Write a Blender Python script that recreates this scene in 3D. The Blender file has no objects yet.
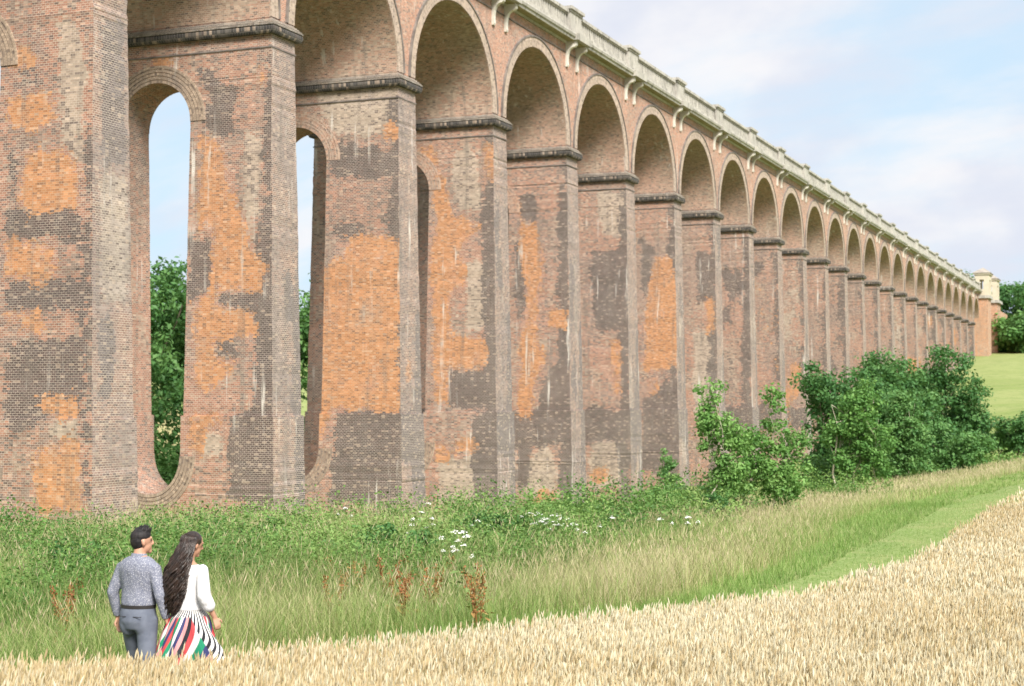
import bpy, bmesh, math, random
import numpy as np
from mathutils import Vector, Matrix
PI = math.pi
R = math.radians
rng = np.random.default_rng(7)
random.seed(7)
C = bpy.context.scene.collection

# ------------------------------------------------------------------ frame of the place
F_PX = 1587.0                      # focal length of the photograph in pixels
PITCH = R(2.06)
TH = math.atan(643.0 / F_PX)       # the viaduct's axis against the viewing direction
SI, CO = math.sin(TH), math.cos(TH)
DC = 36.1                         # the viaduct's centre line, metres to the left of the camera
S0 = 52.9                          # one pier's centre along the axis
BAY = 10.9
HB = -6.5                          # the viaduct's base level
N0, N1 = -3, 24                    # first pier, abutment


def W(s, q, h):
    """along the viaduct, across it, height -> world"""
    return (s * SI - q * CO, s * CO + q * SI, h)


def sq(x, y):
    return x * SI + y * CO, -x * CO + y * SI


def sstep(t):
    t = np.clip(t, 0, 1)
    return t * t * (3 - 2 * t)


def ground(x, y):
    x = np.asarray(x, float); y = np.asarray(y, float)
    s, q = sq(x, y)
    gf = np.interp(s, [-200, -60, 0, 6, 12, 25, 45, 73, 110, 160, 200, 277, 314, 400, 800, 2500],
                   [-2, -1.4, -1.9, -2.45, -2.95, -3.0, -2.82, -2.95, -3.7, -3.9, -1.6, 5.2, 8.4, 15, 30, 60])
    gb = np.interp(s, [-200, -60, 20, 42, 53, 75, 130, 160, 200, 277, 314, 400, 800, 2500],
                   [-3, -3, -3.2, -4.0, -5.2, -6.4, -6.6, -5.5, -2.5, 5.6, 8.4, 14, 30, 60])
    qa = np.interp(s, [18, 42], [11, 3.5])
    u = np.clip((q - qa) / (28 - qa), 0, 1)
    t = 0.5 * u + 0.5 * sstep(u)
    g = gf * (1 - t) + gb * t
    g = g + np.clip(q - 75, 0, 1e9) * 0.03 + np.clip(-q - 60, 0, 1e9) * 0.02
    return g + 0.05 * np.sin(x * 0.9 + 1.3) * np.sin(y * 0.7)


EDGE = np.array([(-60, 4), (-30, 8.0), (-12, 11.6), (-4.3, 13.6), (-3.5, 14.1), (-2.67, 14.7), (-1.63, 15.3), (-0.25, 16.5),
                 (1.0, 17.6), (2.3, 18.7), (3.8, 20.4), (5.3, 22.7), (7.35, 27.2), (9.9, 33.4), (12.8, 40.3),
                 (20.5, 57), (33, 83), (70, 160), (120, 260)], float)


def poly_dist(px, py, pts, closed=False):
    """distance to a polyline and the side of its nearest segment"""
    px = np.asarray(px, float).ravel(); py = np.asarray(py, float).ravel()
    best = np.full(px.shape, 1e18); side = np.zeros(px.shape)
    n = len(pts)
    for i in range(n if closed else n - 1):
        a = pts[i]; b = pts[(i + 1) % n]
        d = b - a
        t = np.clip(((px - a[0]) * d[0] + (py - a[1]) * d[1]) / max(d @ d, 1e-9), 0, 1)
        ex = px - a[0] - t * d[0]; ey = py - a[1] - t * d[1]
        r = ex * ex + ey * ey
        m = r < best
        best[m] = r[m]; side[m] = (d[0] * ey - d[1] * ex)[m]
    return np.sqrt(best), side


def edge_dist(x, y):
    """metres from the crop's edge, positive on the verge"""
    d, s = poly_dist(x, y, EDGE)
    return np.where(s >= 0, d, -d)


# ------------------------------------------------------------------ mesh helpers
def link(o, parent=None):
    C.objects.link(o)
    if parent is not None:
        o.parent = parent
    return o


def tag(o, label=None, cat=None, group=None, kind=None):
    if label: o['label'] = label
    if cat: o['category'] = cat
    if group: o['group'] = group
    if kind: o['kind'] = kind
    return o


def empty(name, loc, rz=0.0):
    o = bpy.data.objects.new(name, None)
    o.location = loc; o.rotation_euler = (0, 0, rz); o.empty_display_size = 0.2
    C.objects.link(o)
    return o


def qmesh(name, V, Q, mats, parent=None, uv=None, attrs=None, midx=None, smooth=False):
    """a mesh of quads from arrays; attrs = {name: (domain, array)} floats or rgba"""
    V = np.ascontiguousarray(V, np.float32).reshape(-1, 3); Q = np.ascontiguousarray(Q, np.int32).reshape(-1, 4)
    me = bpy.data.meshes.new(name)
    me.vertices.add(len(V)); me.vertices.foreach_set('co', V.ravel())
    me.loops.add(Q.size); me.loops.foreach_set('vertex_index', Q.ravel())
    me.polygons.add(len(Q)); me.polygons.foreach_set('loop_start', np.arange(0, Q.size, 4, dtype=np.int32))
    if midx is not None:
        me.polygons.foreach_set('material_index', np.ascontiguousarray(midx, np.int32))
    me.update(calc_edges=True)
    if uv is not None:
        l = me.uv_layers.new(name='UVMap')
        l.data.foreach_set('uv', np.ascontiguousarray(np.asarray(uv, np.float32)[Q.ravel()] if len(uv) == len(V) else uv, np.float32).ravel())
    for k, (dom, arr) in (attrs or {}).items():
        arr = np.ascontiguousarray(arr, np.float32)
        if arr.ndim == 2:
            a = me.attributes.new(k, 'FLOAT_COLOR', dom); a.data.foreach_set('color', arr.ravel())
        else:
            a = me.attributes.new(k, 'FLOAT', dom); a.data.foreach_set('value', arr)
    me.polygons.foreach_set('use_smooth', np.full(len(Q), bool(smooth)))
    for m in (mats if isinstance(mats, (list, tuple)) else [mats]):
        me.materials.append(m)
    return link(bpy.data.objects.new(name, me), parent)


class MB:
    """quads collected with uv in metres"""
    def __init__(s):
        s.V = []; s.Q = []; s.U = []; s.n = 0

    def grid(s, P, UV):
        """P (r,c,3), UV (r,c,2)"""
        P = np.asarray(P, float); r, c = P.shape[:2]
        idx = np.arange(r * c).reshape(r, c) + s.n
        s.V.append(P.reshape(-1, 3)); s.U.append(np.asarray(UV, float).reshape(-1, 2))
        s.Q.append(np.stack([idx[:-1, :-1], idx[:-1, 1:], idx[1:, 1:], idx[1:, :-1]], -1).reshape(-1, 4))
        s.n += r * c
        return s

    def box(s, lo, hi):
        x0, y0, z0 = lo; x1, y1, z1 = hi
        for (P, U) in (
            ([[(x0, y0, z0), (x1, y0, z0)], [(x0, y0, z1), (x1, y0, z1)]], [[(x0, z0), (x1, z0)], [(x0, z1), (x1, z1)]]),
            ([[(x1, y1, z0), (x0, y1, z0)], [(x1, y1, z1), (x0, y1, z1)]], [[(x1, z0), (x0, z0)], [(x1, z1), (x0, z1)]]),
            ([[(x0, y1, z0), (x0, y0, z0)], [(x0, y1, z1), (x0, y0, z1)]], [[(y1, z0), (y0, z0)], [(y1, z1), (y0, z1)]]),
            ([[(x1, y0, z0), (x1, y1, z0)], [(x1, y0, z1), (x1, y1, z1)]], [[(y0, z0), (y1, z0)], [(y0, z1), (y1, z1)]]),
            ([[(x0, y0, z1), (x1, y0, z1)], [(x0, y1, z1), (x1, y1, z1)]], [[(x0, y0), (x1, y0)], [(x0, y1), (x1, y1)]]),
            ([[(x0, y1, z0), (x1, y1, z0)], [(x0, y0, z0), (x1, y0, z0)]], [[(x0, y1), (x1, y1)], [(x0, y0), (x1, y0)]]),
        ):
            s.grid(P, U)
        return s

    def build(s, name, mat, parent=None, **k):
        return qmesh(name, np.concatenate(s.V), np.concatenate(s.Q), mat, parent, uv=np.concatenate(s.U), **k)


# ------------------------------------------------------------------ materials
def new_mat(name):
    m = bpy.data.materials.new(name); m.use_nodes = True
    nt = m.node_tree
    for n in list(nt.nodes): nt.nodes.remove(n)
    out = nt.nodes.new('ShaderNodeOutputMaterial')
    return m, nt, out


class NT:
    def __init__(s, nt): s.nt = nt

    def n(s, typ, ins=None, **props):
        nd = s.nt.nodes.new(typ)
        for k, v in props.items(): setattr(nd, k, v)
        for k, v in (ins or {}).items():
            sock = nd.inputs[k]
            if hasattr(v, 'is_output') or isinstance(v, bpy.types.NodeSocket): s.nt.links.new(v, sock)
            else: sock.default_value = v
        return nd

    def math(s, op, a, b=0.0, clamp=False):
        return s.n('ShaderNodeMath', {0: a, 1: b}, operation=op, use_clamp=clamp).outputs[0]

    def mix(s, f, a, b, mode='MIX'):
        nd = s.n('ShaderNodeMix', data_type='RGBA', blend_type=mode)
        for i, v in ((0, f), (6, a), (7, b)):
            if isinstance(v, bpy.types.NodeSocket): s.nt.links.new(v, nd.inputs[i])
            else: nd.inputs[i].default_value = v if i == 0 else (*v, 1)
        return nd.outputs[2]

    def ramp(s, f, lo, hi):
        return s.n('ShaderNodeMapRange', {0: f, 1: lo, 2: hi}, interpolation_type='SMOOTHSTEP').outputs[0]

    def noise(s, vec, scale, detail=3.0, rough=0.55):
        return s.n('ShaderNodeTexNoise', {'Vector': vec, 'Scale': scale, 'Detail': detail, 'Roughness': rough}).outputs[0]

    def vec(s, v, scale):
        return s.n('ShaderNodeVectorMath', {0: v, 1: scale}, operation='MULTIPLY').outputs[0]

    def attr(s, name):
        return s.n('ShaderNodeAttribute', attribute_name=name)


def brick_mat(name, base, alt, buff, mortar=(0.58, 0.50, 0.42), patches=True, grey=0.0, lime=0.6, course=0.075, width=0.172, soot=0.5):
    m, nt, out = new_mat(name); t = NT(nt)
    uv = t.n('ShaderNodeUVMap', uv_map='UVMap').outputs[0]
    ob = t.n('ShaderNodeTexCoord').outputs['Object']
    bt = t.n('ShaderNodeTexBrick', {'Vector': uv, 'Scale': 1.0, 'Mortar Size': 0.0075, 'Mortar Smooth': 0.2, 'Bias': 0.0,
                                    'Brick Width': width, 'Row Height': course,
                                    'Color1': (0.70, 0.70, 0.70, 1), 'Color2': (1.24, 1.24, 1.24, 1), 'Mortar': (1, 1, 1, 1)}, offset=0.5)
    cell = t.n('ShaderNodeVectorMath', {0: uv, 1: (width, course, 1)}, operation='SNAP').outputs[0]
    wn = t.n('ShaderNodeTexWhiteNoise', {0: cell}, noise_dimensions='2D').outputs[0]
    jit = t.math('MULTIPLY', t.math('SUBTRACT', wn, 0.5), 0.20)
    big = t.noise(ob, 0.22, 4, 0.6)
    mid = t.noise(t.vec(ob, (1, 1, 0.7)), 0.75, 4, 0.65)
    fine = t.noise(ob, 3.2, 3, 0.6)
    col = t.mix(t.ramp(t.math('ADD', big, jit), 0.42, 0.60), base, alt)
    col = t.mix(t.math('MULTIPLY', t.ramp(t.math('ADD', mid, jit), 0.50, 0.62), 0.75), col, buff)
    edge = t.math('ADD', t.math('MULTIPLY', t.math('SUBTRACT', mid, 0.5), 1.25),
                  t.math('ADD', t.math('MULTIPLY', t.math('SUBTRACT', fine, 0.5), 0.75), jit))
    if patches:
        pa = t.n('ShaderNodeSeparateColor', {0: t.attr('patch').outputs['Color']})
        f_pale = t.ramp(t.math('ADD', pa.outputs[2], edge), 0.44, 0.58)
        col = t.mix(t.math('MULTIPLY', f_pale, 0.8), col, (0.42, 0.345, 0.275))
        # scattered darker brick fields of the old work
        old = t.noise(t.vec(ob, (1, 1, 0.6)), 0.36, 5, 0.7)
        f_old = t.ramp(t.math('ADD', old, t.math('MULTIPLY', jit, 1.3)), 0.51, 0.60)
        col = t.mix(t.math('MULTIPLY', f_old, 0.55), col, (0.165, 0.120, 0.108))
        f_dark = t.ramp(t.math('ADD', pa.outputs[1], edge), 0.46, 0.54)
        col = t.mix(t.math('MULTIPLY', f_dark, 0.86), col, t.mix(mid, (0.050, 0.045, 0.050), (0.125, 0.100, 0.095)))
        f_or = t.ramp(t.math('ADD', t.math('ADD', pa.outputs[0], edge), t.math('MULTIPLY', jit, 0.5)), 0.475, 0.525)
        orange = t.mix(wn, (0.43, 0.195, 0.092), (0.52, 0.270, 0.140))
        orange = t.mix(t.math('MULTIPLY', t.ramp(fine, 0.45, 0.75), 0.4), orange, (0.52, 0.25, 0.13))
        col = t.mix(t.math('MULTIPLY', f_or, t.ramp(mid, 0.15, 0.52)), col, orange)
    if grey:
        col = t.mix(t.math('MULTIPLY', t.ramp(mid, 0.25, 0.65), grey), col, (0.245, 0.215, 0.215))
    # single odd bricks, burnt or pale
    col = t.mix(t.math('MULTIPLY', t.math('GREATER_THAN', wn, 0.88), 0.55), col, (0.10, 0.075, 0.07))
    wn2 = t.n('ShaderNodeTexWhiteNoise', {0: t.n('ShaderNodeVectorMath', {0: cell, 1: (3.7, 9.1, 0)}).outputs[0]}, noise_dimensions='2D').outputs[0]
    col = t.mix(t.math('MULTIPLY', t.math('GREATER_THAN', wn2, 0.9), 0.4), col, (0.55, 0.42, 0.32))
    col = t.mix(0.75, col, t.mix(1.0, col, bt.outputs['Color'], 'MULTIPLY'))
    # vertical weathering and white lime runs
    run = t.noise(t.vec(ob, (2.6, 2.6, 0.16)), 1.0, 4, 0.6)
    col = t.mix(t.math('MULTIPLY', t.ramp(run, 0.52, 0.70), soot), col, (0.15, 0.125, 0.11))
    run2 = t.noise(t.vec(ob, (2.3, 2.3, 0.13)), 1.35, 6, 0.68)
    gate = t.ramp(t.noise(ob, 0.30, 3), 0.46, 0.62)
    f_l = t.math('MULTIPLY', t.math('MULTIPLY', t.ramp(run2, 0.57, 0.67), gate), lime)
    col = t.mix(f_l, col, (0.66, 0.62, 0.57))
    # mortar
    mor = t.mix(t.ramp(mid, 0.4, 0.62), mortar, tuple(c * 0.62 for c in mortar))
    if patches:
        mor = t.mix(t.math('MULTIPLY', f_or, 0.7), mor, (0.52, 0.33, 0.20))
    col = t.mix(t.math('MULTIPLY', bt.outputs['Fac'], 0.85), col, mor)
    bump = t.n('ShaderNodeBump', {'Strength': 0.35, 'Distance': 0.02,
                                  'Height': t.math('ADD', t.math('MULTIPLY', bt.outputs['Fac'], -0.6), t.math('MULTIPLY', fine, 0.6))})
    b = t.n('ShaderNodeBsdfPrincipled', {'Base Color': col, 'Roughness': 0.92, 'Normal': bump.outputs[0], 'Specular IOR Level': 0.2})
    nt.links.new(b.outputs[0], out.inputs[0])
    return m


def stone_mat(name, a, b, dark, scale=0.8, soot=0.6):
    m, nt, out = new_mat(name); t = NT(nt)
    ob = t.n('ShaderNodeTexCoord').outputs['Object']
    n1 = t.noise(ob, scale, 5, 0.65)
    n2 = t.noise(t.vec(ob, (2.2, 2.2, 0.5)), 1.4, 4, 0.65)
    n3 = t.noise(ob, 7.0, 3, 0.6)
    col = t.mix(t.ramp(n1, 0.35, 0.65), a, b)
    col = t.mix(t.math('MULTIPLY', t.ramp(n2, 0.5, 0.68), soot), col, dark)
    col = t.mix(t.math('MULTIPLY', t.ramp(n3, 0.55, 0.72), 0.35), col, dark)
    bump = t.n('ShaderNodeBump', {'Strength': 0.4, 'Distance': 0.03, 'Height': n3})
    p = t.n('ShaderNodeBsdfPrincipled', {'Base Color': col, 'Roughness': 0.9, 'Normal': bump.outputs[0], 'Specular IOR Level': 0.2})
    nt.links.new(p.outputs[0], out.inputs[0])
    return m


def plain_mat(name, col, rough=0.8, noise=None, spec=0.3):
    """noise = (scale, second colour)"""
    m, nt, out = new_mat(name); t = NT(nt)
    c = (*col, 1)
    if noise:
        ob = t.n('ShaderNodeTexCoord').outputs['Object']
        c = t.mix(t.ramp(t.noise(ob, noise[0], 4), 0.35, 0.65), col, noise[1])
    p = t.n('ShaderNodeBsdfPrincipled', {'Base Color': c, 'Roughness': rough, 'Specular IOR Level': spec})
    nt.links.new(p.outputs[0], out.inputs[0])
    return m


def leaf_mat(name, cols, trans=0.35, attr='tint', rough=0.6, spec=0.25):
    """cols: colours along the tint attribute 0..1"""
    m, nt, out = new_mat(name); t = NT(nt)
    rp = t.n('ShaderNodeValToRGB', {0: t.attr(attr).outputs['Fac']})
    el = rp.color_ramp.elements
    n = len(cols)
    el[0].position = 0; el[0].color = (*cols[0], 1); el[1].position = 1; el[1].color = (*cols[-1], 1)
    for i in range(1, n - 1):
        e = el.new(i / (n - 1)); e.color = (*cols[i], 1)
    p = t.n('ShaderNodeBsdfPrincipled', {'Base Color': rp.outputs[0], 'Roughness': rough, 'Specular IOR Level': spec})
    if trans:
        tr = t.n('ShaderNodeBsdfTranslucent', {'Color': t.mix(0.5, rp.outputs[0], (0.16, 0.26, 0.03))})
        mx = t.n('ShaderNodeMixShader', {0: trans, 1: p.outputs[0], 2: tr.outputs[0]})
        nt.links.new(mx.outputs[0], out.inputs[0])
    else:
        nt.links.new(p.outputs[0], out.inputs[0])
    return m


M = {}
M['pier'] = brick_mat('old_brick', (0.36, 0.190, 0.135), (0.275, 0.185, 0.150), (0.41, 0.315, 0.245), lime=0.9)
M['end'] = brick_mat('grey_end_brick', (0.29, 0.175, 0.130), (0.235, 0.170, 0.145), (0.34, 0.26, 0.21), grey=0.5, lime=0.9)
M['spandrel'] = brick_mat('pink_brick', (0.43, 0.215, 0.145), (0.37, 0.205, 0.150), (0.43, 0.31, 0.245), patches=False, lime=0.9, soot=0.5)
M['barrel'] = brick_mat('soffit_brick', (0.42, 0.255, 0.19), (0.34, 0.235, 0.175), (0.46, 0.36, 0.28), patches=False, lime=0.9, soot=0.45)
M['ring'] = brick_mat('ring_brick', (0.40, 0.305, 0.245), (0.36, 0.28, 0.23), (0.44, 0.35, 0.27), patches=False, lime=0.3, soot=0.35,
                      course=0.15, width=0.11)
M['jackring'] = brick_mat('jack_ring_brick', (0.34, 0.255, 0.195), (0.25, 0.195, 0.16), (0.42, 0.32, 0.24), patches=False, lime=0.35, soot=0.4,
                          course=0.115, width=0.10, mortar=(0.30, 0.25, 0.2))
M['abutment'] = brick_mat('abutment_brick', (0.50, 0.25, 0.14), (0.45, 0.25, 0.155), (0.48, 0.33, 0.24), patches=False, lime=0.5, soot=0.35)
M['jackring_red'] = brick_mat('jack_ring_red_brick', (0.42, 0.25, 0.18), (0.37, 0.26, 0.21), (0.47, 0.35, 0.27), patches=False, lime=0.5, soot=0.4, course=0.115, width=0.10)
M['hood'] = plain_mat('hood_shadow_brick', (0.13, 0.11, 0.10), 0.9, (2.0, (0.22, 0.19, 0.17)))  # dark colour carries the painted shadow line of hood mould and string courses
M['bead'] = brick_mat('blue_dentil_brick', (0.055, 0.052, 0.052), (0.075, 0.07, 0.065), (0.14, 0.125, 0.11), patches=False, lime=0.5, soot=0.4,
                      mortar=(0.25, 0.22, 0.19), course=0.3, width=0.115)
M['weather'] = brick_mat('weathering_brick', (0.21, 0.185, 0.165), (0.17, 0.15, 0.135), (0.36, 0.325, 0.285), patches=False, lime=0.9, soot=0.6)
M['stone'] = stone_mat('cream_limestone', (0.48, 0.455, 0.405), (0.37, 0.35, 0.315), (0.18, 0.17, 0.15), soot=0.85)
M['console'] = stone_mat('pale_limestone', (0.66, 0.63, 0.56), (0.56, 0.53, 0.47), (0.40, 0.37, 0.29), soot=0.25)
M['soffit'] = stone_mat('olive_limestone', (0.27, 0.24, 0.13), (0.34, 0.31, 0.20), (0.14, 0.125, 0.07), soot=0.4)  # darker olive stone for the underside of the cornice
M['pavilion_stone'] = stone_mat('pavilion_limestone', (0.56, 0.50, 0.39), (0.50, 0.44, 0.34), (0.44, 0.40, 0.30), soot=0.25)
M['slate'] = plain_mat('pavilion_roof_stone', (0.30, 0.26, 0.22), 0.8, (1.0, (0.38, 0.34, 0.29)))
M['ballast'] = plain_mat('ballast', (0.22, 0.20, 0.18), 0.95, (3.0, (0.3, 0.27, 0.24)))

# ------------------------------------------------------------------ brick patches seen on the near piers (pixel outlines put onto the real faces)
CP, SP = math.cos(PITCH), math.sin(PITCH)


def ray(px, py):
    cx, cz = (px - 512) / F_PX, (343 - py) / F_PX
    return np.array([cx, CP - cz * SP, SP + cz * CP])


def onto_broad(pts, i, t=1.0):
    sp = S0 + BAY * i - t
    res = []
    for p in pts:
        d = ray(*p); lam = sp / (d[0] * SI + d[1] * CO); v = d * lam
        res.append((-v[0] * CO + v[1] * SI - DC, v[2]))
    return np.array(res)


def onto_end(pts, i, w=5.3):
    qp = DC - w
    res = []
    for p in pts:
        d = ray(*p); lam = qp / (-d[0] * CO + d[1] * SI); v = d * lam
        res.append((v[0] * SI + v[1] * CO - (S0 + BAY * i), v[2]))
    return np.array(res)


def inside(px, py, pts):
    r = np.zeros(px.shape, bool); n = len(pts)
    for i in range(n):
        x0, y0 = pts[i]; x1, y1 = pts[(i + 1) % n]
        c = ((y0 > py) != (y1 > py)) & (px < (x1 - x0) * (py - y0) / ((y1 - y0) if y1 != y0 else 1e-9) + x0)
        r ^= c
    return r


def field(u, h, polys, soft):
    f = np.full(u.shape, -0.6)
    for p in polys:
        d, _ = poly_dist(u, h, p, True); d = d.reshape(u.shape)
        sd = np.where(inside(u, h, p), d, -d)
        f = np.maximum(f, np.clip(0.5 + sd / soft, -0.6, 1.3))
    return f


BROAD = {   # pier index: (orange, dark, pale) outlines
    -1: ([[(11, 49), (30, 47), (40, 60), (22, 70), (6, 68)], [(6, 98), (48, 90), (55, 118), (30, 128), (6, 128)],
          [(23, 152), (60, 150), (80, 165), (80, 205), (40, 212), (18, 205)], [(5, 243), (50, 243), (58, 262), (45, 280), (5, 276)],
          [(5, 313), (42, 313), (45, 332), (5, 332)], [(40, 398), (78, 396), (78, 415), (40, 415)],
          [(40, 446), (82, 440), (84, 505), (45, 508), (38, 480)]],
         [[(8, 64), (42, 66), (36, 84), (18, 84)], [(5, 210), (80, 206), (86, 240), (5, 240)], [(6, 282), (84, 280), (84, 311), (6, 311)],
          [(6, 340), (84, 335), (84, 405), (6, 440)], [(5, 150), (18, 152), (14, 206), (5, 206)], [(84, 120), (94, 120), (96, 500), (86, 500)]],
         [[(55, 20), (84, 20), (84, 180), (60, 140)], [(60, 440), (40, 425), (80, 418), (84, 440)]]),
    0: ([[(201, 136), (227, 150), (230, 190), (242, 226), (246, 252), (268, 268), (260, 291), (217, 291), (215, 304), (252, 314), (258, 336),
          (217, 338), (215, 360), (236, 360), (209, 390), (195, 396), (194, 305), (212, 288), (213, 232), (198, 228)],
         [(191, 410), (226, 410), (222, 428), (206, 432), (203, 455), (190, 452)], [(258, 70), (266, 66), (266, 82), (256, 84)],
         [(130, 120), (146, 118), (148, 205), (132, 208)], [(150, 60), (172, 58), (176, 76), (152, 80)]],
        [[(197, 66), (239, 86), (231, 134), (202, 134), (207, 98)], [(188, 238), (213, 238), (213, 290), (188, 304)],
         [(218, 292), (262, 290), (262, 312), (220, 312)], [(217, 338), (239, 338), (238, 360), (217, 360)],
         [(228, 411), (274, 411), (274, 500), (232, 500)], [(263, 50), (276, 45), (278, 230), (262, 220)], [(264, 230), (278, 230), (278, 411), (266, 411)]],
        [[(240, 130), (262, 130), (262, 220), (246, 215)], [(205, 432), (228, 430), (226, 455), (205, 458)]]),
    1: ([[(312, 290), (330, 262), (346, 250), (404, 258), (404, 300), (398, 330), (400, 408), (336, 408), (328, 420), (318, 460), (309, 464), (312, 400), (308, 360)],
         [(346, 235), (380, 236), (404, 245), (404, 262), (350, 262)], [(384, 127), (398, 127), (398, 139), (384, 139)],
         [(306, 430), (322, 430), (322, 470), (306, 470)]],
        [[(330, 140), (402, 150), (402, 178), (330, 178)], [(334, 222), (362, 222), (364, 241), (336, 241)], [(387, 190), (402, 196), (402, 235), (388, 235)],
         [(336, 411), (405, 411), (405, 505), (330, 505)], [(306, 407), (325, 407), (322, 443), (306, 443)], [(395, 100), (403, 100), (405, 405), (396, 400)]],
        [[(345, 280), (392, 275), (392, 350), (350, 350)], [(300, 60), (400, 60), (400, 135), (330, 135)]]),
    2: ([[(419, 146), (434, 148), (441, 174), (450, 212), (480, 227), (462, 250), (466, 284), (449, 297), (449, 338), (486, 338), (492, 354), (482, 370),
          (449, 368), (447, 403), (436, 400), (432, 342), (433, 172)], [(484, 144), (497, 144), (498, 182), (484, 182)],
         [(437, 444), (449, 447), (449, 460), (437, 460)], [(457, 440), (476, 440), (476, 450), (458, 450)]],
        [[(488, 300), (502, 290), (502, 509), (487, 509)], [(449, 370), (494, 370), (494, 408), (450, 408)]],
        [[(450, 150), (480, 150), (480, 210), (452, 205)], [(440, 460), (486, 455), (486, 505), (440, 505)], [(466, 260), (490, 260), (488, 330), (466, 330)]]),
    3: ([[(515, 195), (522, 224), (534, 224), (542, 262), (539, 301), (535, 342), (546, 360), (532, 380), (531, 417), (519, 419), (522, 342), (527, 300), (520, 235)],
         [(549, 311), (569, 309), (567, 327), (549, 327)], [(540, 488), (558, 488), (556, 505), (536, 505)]],
        [[(517, 193), (536, 196), (536, 222), (520, 222)], [(516, 240), (528, 262), (527, 310), (517, 320)], [(546, 365), (577, 360), (577, 440), (537, 440)],
         [(518, 420), (535, 425), (527, 490), (518, 490)], [(570, 190), (578, 190), (578, 500), (569, 500)]],
        [[(527, 484), (531, 460), (551, 438), (560, 470), (556, 500), (522, 500)]]),
    4: ([[(612, 345), (622, 340), (622, 400), (614, 405)], [(594, 470), (612, 468), (610, 482), (594, 482)]],
        [[(590, 250), (630, 250), (634, 330), (595, 330)], [(590, 408), (634, 408), (634, 436), (592, 436)]],
        [[(595, 190), (632, 190), (632, 240), (600, 236)], [(592, 440), (630, 440), (630, 490), (592, 490)]]),
    5: ([[(645, 300), (655, 255), (672, 258), (679, 300), (679, 368), (645, 369)], [(650, 380), (658, 380), (658, 396), (650, 396)]],
        [[(640, 240), (655, 246), (648, 296), (640, 300)], [(642, 400), (682, 372), (684, 470), (642, 470)]], []),
    6: ([[(706, 300), (714, 296), (716, 330), (708, 334)]], [[(694, 250), (715, 250), (718, 300), (696, 300)]], [[(692, 330), (715, 330), (716, 420), (694, 420)]]),
}
ENDS = {
    -1: ([], [[(102, 20), (125, 20), (127, 160), (104, 160)], [(97, 320), (112, 320), (112, 400), (97, 400)]], [[(100, 170), (128, 180), (128, 300), (100, 300)]]),
    0: ([], [[(283, 270), (292, 270), (292, 320), (284, 320)]], []),
    1: ([[(404, 360), (410, 360), (410, 380), (404, 380)]], [[(406, 420), (426, 420), (428, 500), (408, 500)]], []),
}


def t_of(h):
    return 0.875 + 0.0145 * (14 - h) + np.where(np.asarray(h) < -0.6, 0.07, 0.0)


def w_of(h):
    return 5.15 + 0.018 * (14 - h) + np.where(np.asarray(h) < -0.6, 0.07, 0.0)


H_SPR, H_IMP0, H_IMP1, H_TOP = 10.80, 13.97, 14.56, 20.55
INV = -2.15


def a_of(h):
    return 1.60 - 0.010 * (10.80 - h) - np.where(np.asarray(h) < -0.6, 0.07, 0.0)


def rand_polys(r, n, lo, hi, size, tall=1.6):
    out = []
    for _ in range(n):
        cu, ch = r.uniform(lo[0], hi[0]), r.uniform(lo[1], hi[1])
        k = r.integers(6, 10); a = np.sort(r.uniform(0, 2 * PI, k)); rad = size * r.uniform(0.45, 1.15, k)
        out.append(np.stack([cu + np.cos(a) * rad, ch + np.sin(a) * rad * tall], -1))
    return out


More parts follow.
